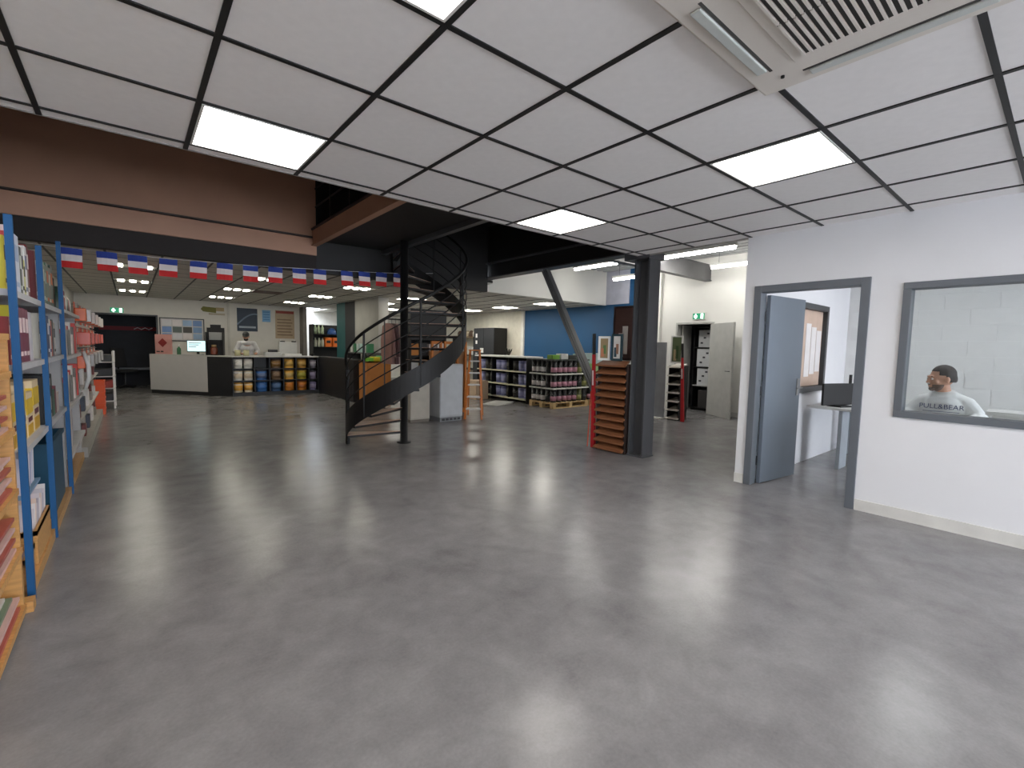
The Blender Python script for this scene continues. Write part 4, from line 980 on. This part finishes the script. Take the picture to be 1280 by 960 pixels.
for z in (.1, .6, 1.1, 1.75): MB().box(-.2, .28, -.679, .679, z - .03, z).build('shelf', M((60, 52, 44), .5) if z < 1.7 else M((130, 110, 84), .5), ks)
for k in range(5):
    c, cn = [((226, 222, 210), 'white'), ((90, 70, 56), 'brown'), ((190, 176, 150), 'tan')][k % 3]
    tag(MB().lathe([(.07, 0), (.1, .03), (.1, .16), (.06, .22), (.03, .24)], 10).build('pot', M(c, .4), smooth=True, loc=(9.68, 13.85 + k * .25, 1.75)), '%s pot on top of the dark shelf by the cream wall' % cn, 'pot', 'pots on the dark shelf')
    tag(box(-.1, .1, -.09, .09, 0, .26 + .04 * (k % 2)).build('white_jar', M((206, 206, 202), .4), loc=(9.66, 13.85 + k * .25, 1.10), bevel=.02), 'white canister on the upper level of the dark shelf', 'canister', 'canisters on the dark shelf')
pp = thing('dark_plant_pot', 'small dark plant in a pale pot on a side cabinet by the cream wall', 'plant', (9.7, 11.95, .95))
MB().lathe([(.07, 0), (.09, .16)], 10).build('pot', M((190, 186, 176), .5), pp)
for k in range(9): MB().bar((0, 0, .15), (.13 * math.cos(k * .7), .13 * math.sin(k * .7), .36 + .03 * (k % 3)), .05, .008).build('leaf', M((36, 38, 34), .6), pp)
sd = thing('side_cabinet', 'low brown side cabinet by the cream wall', 'cabinet', (9.7, 11.95, 0))
MB().box(-.22, .25, -.3, .3, .04, .92).build('body', M((120, 80, 66), .6), sd); MB().box(-.24, .27, -.32, .32, .92, .95).build('top', M((150, 110, 94), .5), sd); MB().box(-.2, .24, -.28, .28, 0, .04).build('foot', BLACK, sd)

# ---------------------------------------------------------------- wood sample rack by the column
def sample_rack(x, y0, y1, h, n, mat, lab, side=BLACK, D=.30):
    o = thing('sample_rack', lab, 'display rack', (x, 0, 0)); 
    for y in (y0, y1 - .02): MB().box(.02, D + .02, y, y + .02, 0, h).build('side', side, o)
    MB().box(D, D + .02, y0 + .02, y1 - .02, 0, h).build('back', side, o)
    for k in range(n):
        z = .05 + k * (h - .06) / (n - 1)
        sh = MB()._add([(-.03, y0 - .005, z - .03), (-.03, y1 + .005, z - .03), (D, y1 - .021, z + .03), (D, y0 + .021, z + .03), (-.03, y0 - .005, z - .008), (-.03, y1 + .005, z - .008), (D, y1 - .021, z + .052), (D, y0 + .021, z + .052)],
                       [(0, 1, 2, 3), (7, 6, 5, 4), (0, 4, 5, 1), (1, 5, 6, 2), (2, 6, 7, 3), (3, 7, 4, 0)])
        sh.build('sample_board', mat, o)
    return o
sample_rack(5.03, 3.73, 4.22, 1.21, 12, wood((142, 92, 60), .5, (30, 3, 30)), 'rack of sloping brown wood sample boards beside the steel column', M((44, 30, 26), .6), D=.095)
def picture(lab, x, y, z, w_, h, rz, fm, scene_c, tilt=.0, cat='picture'):
    o = thing('framed_picture', lab, cat, (x, y, z), rz)
    MB().box(-w_ / 2, w_ / 2, 0, .02, 0, .03).box(-w_ / 2, w_ / 2, 0, .02, h - .03, h).box(-w_ / 2, -w_ / 2 + .03, 0, .02, .03, h - .03).box(w_ / 2 - .03, w_ / 2, 0, .02, .03, h - .03).build('frame', fm, o)
    MB().box(-w_ / 2 + .03, w_ / 2 - .03, .006, .016, .03, h - .03).build('print', M(scene_c[0], .5), o)
    for k, c in enumerate(scene_c[1:]):
        MB().box(-w_ * .25 + k * w_ * .17, -w_ * .02 + k * w_ * .17, .003, .006, .05 + .04 * (k % 2), h * (.5 + .13 * (k % 3))).build('motif', M(c, .5), o)
    return o
picture('white framed picture with warm and green motifs on the brown sample rack', 5.04, 4.12, 1.252, .17, .33, -PI / 2 + .35, WHITE, ((150, 130, 96), (190, 120, 90), (90, 120, 70)))
picture('narrow picture with a dark teal edge on the brown sample rack', 5.06, 3.92, 1.252, .16, .36, -PI / 2 + .2, M((40, 62, 70), .5), ((210, 206, 200), (40, 70, 84), (150, 110, 90)))
bx_ = picture('brown and white coffee poster standing behind the framed pictures', 5.50, 4.14, 1.25, .40, .78, -PI / 2, M((60, 40, 38), .5), ((92, 66, 62), (200, 180, 176), (230, 226, 222)), cat='poster')
rb = thing('poster_stand', 'thin dark stand carrying the brown and white poster', 'stand', (5.56, 4.14, 0))
MB().box(-.02, .02, -.15, -.11, 0, 1.25).build('leg', BLACK, rb); MB().box(-.02, .02, .11, .15, 0, 1.25).build('leg', BLACK, rb); MB().box(-.10, .06, -.2, .2, 1.225, 1.25).build('ledge', WHITE, rb)
def red_tool(x, y, z0, L, lean, lab, rz=0):
    o = thing('level_tool', lab, 'tool', (x, y, z0), rz)
    MB()._add([(-.02, -.035, 0), (.02, -.035, 0), (.02, .035, 0), (-.02, .035, 0), (-.016, -.022, L * .82), (.016, -.022, L * .82), (.016, .022, L * .82), (-.016, .022, L * .82)], [(3, 2, 1, 0), (4, 5, 6, 7), (0, 1, 5, 4), (1, 2, 6, 5), (2, 3, 7, 6), (3, 0, 4, 7)]).build('shaft', RED, o, bevel=.004)
    MB().tube([(0, 0, L * .82), (0, 0, L)], .024, 10).build('grip', BLACK, o)
    MB().box(-.0215, -.018, -.012, .012, L * .55, L * .68).build('label_strip', M((230, 220, 220), .5), o)
    o.rotation_euler = (lean, 0, rz); return o
red_tool(5.08, 4.29, 0, 1.62, -.03, 'tall red tool with a black grip leaning on the brown sample rack')
tag(MB().tube([(5.06, 4.38, 0), (5.08, 4.36, .8)], .009, 6).build('thin_rod', M((190, 70, 50), .5)), 'thin orange red rod beside the tall red tool', 'rod')
# second rack past the column
sample_rack(8.42, 4.95, 5.21, 1.10, 7, M((206, 200, 190), .5), 'black rack of pale sample boards beyond the steel column', BLACK)
picture('white framed green picture on the black sample rack', 8.46, 5.07, 1.155, .26, .55, -PI / 2, WHITE, ((96, 110, 76), (190, 170, 130), (60, 84, 50)))
gp = thing('panel_stand', 'plain grey display panel on a white foot beyond the steel column', 'panel', (8.40, 5.42, 0))
MB().box(-.015, .015, -.16, .18, .03, 1.57).build('panel', M((150, 152, 156), .5), gp); MB().box(-.12, .12, -.16, .18, 0, .03).build('foot', WHITE, gp)
red_tool(8.40, 4.835, .0, 1.55, -.05, 'tall red tool with a black grip leaning on the black sample rack')

# ---------------------------------------------------------------- storage closet in the far wall
GD = M((178, 178, 174), .45)
d3 = struct(MB().box(XR - .03, XR + .14, CY0, CY0 + .04, 0, 2.06).box(XR - .03, XR + .14, CY1 - .04, CY1, 0, 2.06).box(XR - .03, XR + .14, CY0 + .04, CY1 - .04, 2.02, 2.06).build('door_3', GD), 'grey double door of the storage closet')
lf = box(0, .84, -.04, 0, .01, 2.01).build('door_leaf', GD, d3); lf.location = (XR - .035, CY0 + .03, 0); lf.rotation_euler = (0, 0, math.atan2(-.72, -.44))
MB().tube([(.78, -.04, 1.0), (.78, -.08, 1.0), (.68, -.08, 1.0)], .009, 6).build('door_handle', STEEL, lf)
lf = box(0, .42, 0, .04, .01, 2.01).build('door_leaf', GD, d3); lf.location = (XR + .15, CY1 - .09, 0); lf.rotation_euler = (0, 0, .05)
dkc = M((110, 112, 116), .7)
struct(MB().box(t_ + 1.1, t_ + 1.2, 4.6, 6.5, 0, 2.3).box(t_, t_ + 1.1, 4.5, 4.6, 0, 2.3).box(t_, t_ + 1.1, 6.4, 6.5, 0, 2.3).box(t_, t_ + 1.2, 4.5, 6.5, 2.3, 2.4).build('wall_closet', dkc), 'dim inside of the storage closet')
cs = thing('closet_shelving', 'black shelving inside the storage closet', 'shelving', (10.62, 5.52, 0))
for y in (-.42, .26): MB().box(-.2, .2, y, y + .02, 0, 2.0).build('side', BLACK, cs)
CSZ = (.06, .60, 1.04, 1.50, 1.98)
for z in CSZ: MB().box(-.2, .2, -.40, .26, z - .025, z).build('shelf', BLACK if z != .60 else M((190, 190, 188), .5), cs)
for k, (z, h, wd) in enumerate(((.60, .40, .5), (1.04, .42, .55), (1.50, .40, .5))):
    o = thing('shipping_box', ('pale box with two black marks on the middle closet shelf', 'white printed box on the upper closet shelf', 'white printed box on the topmost level of the closet')[k], 'box', (10.60, 5.44, z), 0, 'boxes in the closet')
    MB().box(-.16, .18, -wd / 2, wd / 2, 0, h).build('carton', M((214, 216, 218), .6), o, bevel=.004)
    for y, zz in ((-.12, .06), (.1, .2), (.02, .3), (.17, .08)): MB().box(-.163, -.16, y - .03, y + .03, zz, zz + .04).build('mark', M((60, 62, 70), .6), o)
tag(box(-.15, .18, -.2, .25, 0, .42).build('dark_box', M((58, 56, 56), .6), loc=(10.60, 5.40, .06), bevel=.01), 'dark box on the lowest closet shelf', 'box')

# ---------------------------------------------------------------- office furniture
DW = M((206, 206, 204), .4)
dk1 = thing('office_desk', 'white office desk with a panel leg seen through the door', 'desk', (0, 0, 0))
MB().box(6.58, 7.9, 1.60, 2.10, .72, .75).build('desktop', DW, dk1, bevel=.003)
MB().box(6.62, 6.90, 1.72, 1.76, 0, .72).build('panel_leg', M((160, 168, 174), .5), dk1); MB().box(7.80, 7.84, 1.45, 2.05, 0, .72).build('panel_leg', M((160, 168, 174), .5), dk1)
mo2 = thing('office_monitor', 'black monitor seen from behind on the desk inside the office door', 'monitor', (6.80, 1.80, .75), -.35)
MB().box(-.30, .30, 0, .03, .02, .29).build('shell', BLACK, mo2, bevel=.006); MB().box(-.1, .1, -.08, .1, 0, .02).build('foot', BLACK, mo2)
MB().box(.12, .15, -.02, 0, .29, .40).build('webcam_stalk', BLACK, mo2)
cb = tag(MB().tube([(6.62, 1.588, .76), (6.60, 1.586, .72), (6.585, 1.58, .52), (6.62, 1.575, .41), (6.68, 1.58, .50), (6.69, 1.588, .72)], .008, 6).build('monitor_cable', BLACK), 'black cable hanging off the desk inside the office', 'cable')
cal = tag(box(6.10, 6.26, 2.135, 2.148, .55, .88).build('wall_calendar', M((30, 60, 70), .4)), 'small dark teal picture on the office wall below the internal window', 'picture')
dk2 = thing('window_desk', 'white desk behind the office window', 'desk')
MB().box(5.20, 5.80, -1.2, 1.05, .72, .75).build('desktop', DW, dk2)
for y in (-1.15, 1.0): MB().box(5.22, 5.78, y - .02, y + .02, 0, .72).build('panel_leg', DW, dk2)
for k in range(7):
    tag(box(5.28 + .01 * k, 5.62, -.75 + .03 * (k % 2), .42 - .02 * (k % 3), .75 + k * .031, .78 + k * .031).build('paper_stack', M((226, 226, 224), .7)), 'white bundle of papers piled on the desk behind the window', 'papers', 'paper bundles on the window desk')
seat = thing('desk_chair', 'dark swivel chair under the man behind the window', 'chair', (6.10, .78, 0))
MB().box(-.22, .22, -.23, .23, .345, .402).build('seat', BLACK, seat, bevel=.02); MB().box(.19, .23, -.2, .2, .50, .86).build('backrest', BLACK, seat, bevel=.015)
MB().tube([(0, 0, .06), (0, 0, .345)], .03, 8).build('stem', BLACK, seat); MB().tube([(.1, 0, .37), (.23, 0, .39), (.22, 0, .6)], .02, 6).build('back_arm', BLACK, seat)
for k in range(5): MB().bar((0, 0, .07), (.28 * math.cos(k * 1.257), .28 * math.sin(k * 1.257), .03), .04, .04).build('leg', BLACK, seat)

# ---------------------------------------------------------------- people
def fuse(mb, name, mat, parent, voxel, smooth_it=6):
    o = mb.build(name, mat, None)
    r = o.modifiers.new('r', 'REMESH'); r.mode = 'VOXEL'; r.voxel_size = voxel
    s = o.modifiers.new('s', 'SMOOTH'); s.factor = .5; s.iterations = smooth_it
    dg = bpy.context.evaluated_depsgraph_get(); dg.update()
    me = bpy.data.meshes.new_from_object(o.evaluated_get(dg)); me.name = name
    me.polygons.foreach_set('use_smooth', [True] * len(me.polygons))
    me.materials.clear(); me.materials.append(mat)
    bpy.data.objects.remove(o)
    o = bpy.data.objects.new(name, me); COL.objects.link(o); o.parent = parent
    return o
def limb(q, pts, rs, n=14, sub=6):
    P = [Vector(p) for p in pts]; path = []; R = []
    for i in range(len(P) - 1):
        for j in range(sub):
            u = j / sub; path.append(P[i].lerp(P[i + 1], u)); R.append(rs[i] + (rs[i + 1] - rs[i]) * u)
    path.append(P[-1]); R.append(rs[-1]); q.tube(path, R, n)
    q.ell(P[0], (rs[0],) * 3); q.ell(P[-1], (rs[-1],) * 3)
    for p, r in list(zip(P, rs))[1:-1]: q.ell(p, (r, r, r))
def head_parts(q, c, f, tilt=0):
    """face along f (horizontal unit vector) around head centre c"""
    f = Vector(f).normalized(); u = Vector((0, 0, 1)); f = (f * math.cos(tilt) - u * math.sin(tilt)); r = f.cross(u).normalized(); u = r.cross(f)
    m = Matrix((r, f, u)).transposed()
    def P(x, y, z): return Vector(c) + m @ Vector((x, y, z))
    q.ell(P(0, -.012, .025), (.076, .096, .10), 18, 12, m)          # skull
    q.ell(P(0, .030, -.040), (.056, .058, .072), 16, 10, m)         # face and jaw
    q.ell(P(0, .070, -.088), (.030, .024, .024), 12, 8, m)          # chin
    q.ell(P(0, .088, .026), (.045, .016, .014), 12, 8, m)           # brow
    q.ell(P(0, .100, -.012), (.011, .016, .026), 10, 8, m)          # nose bridge
    q.ell(P(0, .108, -.026), (.016, .015, .012), 10, 8, m)          # nose tip
    q.ell(P(0, .090, -.056), (.024, .013, .007), 10, 6, m); q.ell(P(0, .088, -.068), (.022, .013, .008), 10, 6, m)
    for s in (-1, 1):
        q.ell(P(s * .078, -.012, -.008), (.010, .020, .032), 10, 8, m); q.ell(P(s * .042, .062, -.022), (.022, .02, .022), 10, 8, m)
    return P, m
def hand(q, w_, d, side, curl=.35):
    """palm and five curled fingers from the wrist w_ along d, thumb on side"""
    w_, d, s = Vector(w_), Vector(d).normalized(), Vector(side).normalized(); dn = Vector((0, 0, -1))
    q.ell(w_ + d * .045, (.042, .042, .018)); q.ell(w_ + d * .065, (.040, .040, .017))
    for k, L in enumerate((.070, .080, .074, .058)):
        b0 = w_ + d * .085 + s * (.030 - .020 * k); k1 = b0 + d * L * .45; k2 = k1 + (d * .8 + dn * curl) * L * .32; k3 = k2 + (d * .5 + dn * curl * 2) * L * .25
        limb(q, [b0, k1, k2, k3], [.0095, .009, .008, .007], 8, 2)
    t0 = w_ + d * .03 + s * .034; limb(q, [t0, t0 + d * .03 + s * .022, t0 + d * .062 + s * .026], [.012, .011, .009], 8, 2)
SKIN = M((186, 138, 112), .5, var=.04); HAIR = M((44, 38, 36), .7, var=.2, scale=40); HOOD = M((214, 216, 216), .9, var=.03, scale=20, bump=.2); JEAN = M((44, 52, 70), .85)
px0, py0 = 6.03, .76
man = thing('person', 'seated man in a white printed sweatshirt turning his head, behind the office window', 'person', (px0, py0, 0))
q = MB(); HC_ = (-.02, .03, 1.185)
hf = Vector((-.55, .83, 0))
Pf, hm = head_parts(q, HC_, hf, .06)
limb(q, [(.03, 0, .96), (.015, .01, 1.06), (-.005, .02, 1.12)], [.075, .058, .055])
limb(q, [(.02, 0, .52), (.03, 0, .75), (.02, 0, .95)], [.12, .12, .12])
for s in (-1, 1):
    limb(q, [(.02, s * .16, .97), (0, s * .25, .82), (-.17, s * .24, .80)], [.045, .04, .034])
    limb(q, [(.0, s * .09, .52), (-.40, s * .11, .50), (-.38, s * .11, .10)], [.08, .062, .045])
    limb(q, [(-.36, s * .11, .05), (-.50, s * .12, .04)], [.045, .036])
limb(q, [(-.17, .24, .80), (-.30, .25, .785)], [.032, .026]); hand(q, (-.30, .25, .785), (-1, .15, -.02), (0, -1, 0))
limb(q, [(-.17, -.24, .80), (-.30, -.18, .785)], [.032, .026]); hand(q, (-.30, -.18, .785), (-1, .3, -.02), (0, 1, 0))
fuse(q, 'body', SKIN, man, .0065, 4)
# sweatshirt
q = MB()
q.ell((.03, 0, .62), (.15, .185, .14), 18, 10); q.ell((.03, 0, .78), (.145, .19, .16), 18, 10); q.ell((.025, 0, .90), (.135, .20, .13), 18, 10)
limb(q, [(.03, -.145, .955), (.03, -.06, .99), (.03, .06, .99), (.03, .145, .955)], [.072, .075, .075, .072]); q.ell((.025, 0, 1.015), (.10, .13, .065), 16, 8); q.ell((-.03, 0, .965), (.085, .12, .06), 16, 8)
limb(q, [(.02, .155, .95), (.0, .25, .83), (-.20, .27, .805), (-.27, .265, .795)], [.075, .066, .056, .046])
limb(q, [(.02, -.155, .95), (.0, -.25, .83), (-.20, -.24, .805), (-.27, -.20, .795)], [.075, .066, .056, .046])
for k in range(14):
    t = k / 14 * 2 * PI; q.ell((.018 + .075 * math.cos(t), .01 + .075 * math.sin(t), 1.047 + .022 * math.cos(t)), (.026, .026, .022), 8, 6)
fuse(q, 'sweatshirt', HOOD, man, .009, 5)
q = MB(); q.ell((.02, 0, .53), (.16, .18, .07), 14, 8)
for s in (-1, 1): limb(q, [(.0, s * .09, .535), (-.40, s * .11, .515), (-.38, s * .11, .09)], [.088, .075, .062])
fuse(q, 'trousers', JEAN, man, .011, 3)
q = MB()
for s in (-1, 1): q.ell((-.43, s * .11, .045), (.135, .05, .045), 12, 8)
q.build('shoes', BLACK, man, smooth=True)
# hair, beard, brows, eyes
q = MB(); q.ell(Pf(0, -.020, .045), (.083, .098, .092), 20, 14, hm); q.ell(Pf(0, -.06, .0), (.074, .062, .075), 16, 10, hm)
hair = fuse(q, 'hair', HAIR, man, .008, 3)
bmh = bmesh.new(); bmh.from_mesh(hair.data); inv = hm.transposed()
kill = []
for v in bmh.verts:
    l = inv @ (v.co - Vector(HC_))
    if (l.y > .045 and l.z < .075) or (l.y > .0 and l.z < .035) or l.z < -.035 or (l.y > -.03 and l.z < .0): kill.append(v)
bmesh.ops.delete(bmh, geom=kill, context='VERTS'); bmh.to_mesh(hair.data); bmh.free()
so = hair.modifiers.new('thick', 'SOLIDIFY'); so.thickness = .008; so.offset = -1
q = MB(); q.ell(Pf(0, .031, -.042), (.0585, .0600, .0745), 40, 28, hm); q.ell(Pf(0, .071, -.089), (.0315, .0255, .0255), 24, 16, hm)
keep = []; vv = q.v
for fc in q.f:
    l = [inv @ (Vector(vv[i]) - Vector(HC_)) for i in fc]
    my, mz = sum(p.y for p in l) / len(l), sum(p.z for p in l) / len(l)
    if mz < -.052 and my > -.005 and not (my > .082 and -.074 < mz): keep.append(fc)
q.f = keep
q.ell(Pf(0, .0965, -.047), (.024, .007, .005), 12, 6, hm)
q.build('beard', M((84, 64, 54), .8, var=.2, scale=40), man, smooth=True)
for s in (-1, 1):
    q = MB(); q.ell(Pf(s * .030, .090, .030), (.016, .006, .005), 10, 6, hm); q.build('eyebrow', HAIR, man, smooth=True)
    q = MB(); q.ell(Pf(s * .032, .086, .006), (.012, .010, .008), 10, 8, hm); e_ = q.build('eye', M((214, 208, 202), .3), man, smooth=True)
    q = MB(); q.ell(Pf(s * .032, .094, .006), (.006, .004, .006), 8, 6, hm); q.build('iris', M((46, 34, 28), .3), e_, smooth=True)
# chest lettering
NAVY = M((52, 62, 104), .8)
mt = Matrix.Translation((-.122, .0, .925)) @ Matrix.Rotation(-PI / 2, 4, 'Z') @ Matrix.Rotation(PI / 2 - .12, 4, 'X')
flat_text('PULL&BEAR', .062, NAVY, 'chest_lettering', man, mt)
MB().box(-.128, -.124, -.13, .13, .878, .882).build('print_line', NAVY, man)
for s, y in ((1, .255), (-1, -.205)):
    MB().tube([(-.262, y, .8), (-.276, y - .002 * s, .8)], .048, 14).build('cuff', M((40, 42, 48), .8), man)

# cashier behind the counter
cx0, cy0 = 2.55, 14.95
ca = thing('person', 'cashier in a white top and black cap looking down behind the counter', 'person', (cx0, cy0, 0))
q = MB(); hc2 = (-.02, -.06, 1.555); f2 = Vector((-.25, -1, 0))
P2, hm2 = head_parts(q, hc2, f2, .45)
limb(q, [(0, .02, 1.32), (-.01, -.03, 1.46)], [.07, .055])
limb(q, [(0, .02, .95), (0, .03, 1.15), (0, .02, 1.32)], [.13, .12, .13])
for s in (-1, 1):
    limb(q, [(s * .09, .02, .92), (s * .10, .0, .50), (s * .10, .03, .09)], [.085, .06, .045]); limb(q, [(s * .10, .02, .045), (s * .11, -.12, .04)], [.042, .034])
    limb(q, [(s * .18, .02, 1.34), (s * .27, -.02, 1.14), (s * .20, -.22, 1.09)], [.045, .04, .034]); hand(q, (s * .20, -.22, 1.09), (-s * .3, -1, -.1), (-s, 0, 0))
fuse(q, 'body', SKIN, ca, .008, 4)
q = MB(); q.ell((0, .02, 1.05), (.18, .14, .16), 16, 10); q.ell((0, .02, 1.22), (.20, .14, .15), 16, 10); limb(q, [(-.17, .02, 1.355), (.17, .02, 1.355)], [.08, .08]); q.ell((0, .0, 1.41), (.11, .10, .05)); q.ell((0, -.05, 1.37), (.12, .10, .07))
for s in (-1, 1): limb(q, [(s * .18, .02, 1.35), (s * .28, -.02, 1.14), (s * .21, -.20, 1.09)], [.082, .068, .05])
fuse(q, 'white_top', M((206, 204, 204), .85, bump=.2, scale=20), ca, .012, 4)
q = MB(); q.ell((0, .02, .93), (.19, .15, .10), 14, 8)
for s in (-1, 1): limb(q, [(s * .09, .02, .92), (s * .10, .0, .50), (s * .10, .03, .08)], [.095, .075, .06])
fuse(q, 'trousers', JEAN, ca, .014, 3)
q = MB()
for s in (-1, 1): q.ell((s * .105, -.06, .045), (.05, .13, .045), 12, 8)
q.build('shoes', BLACK, ca, smooth=True)
q = MB(); q.ell(P2(0, -.015, .055), (.088, .106, .082), 16, 10, hm2); q.ell(P2(0, .10, .055), (.07, .07, .010), 14, 6, hm2); fuse(q, 'cap', BLACK, ca, .009, 3)
q = MB(); q.ell(P2(0, .055, -.06), (.058, .055, .042), 14, 10, hm2); q.build('face_mask', M((36, 36, 40), .8), ca, smooth=True)
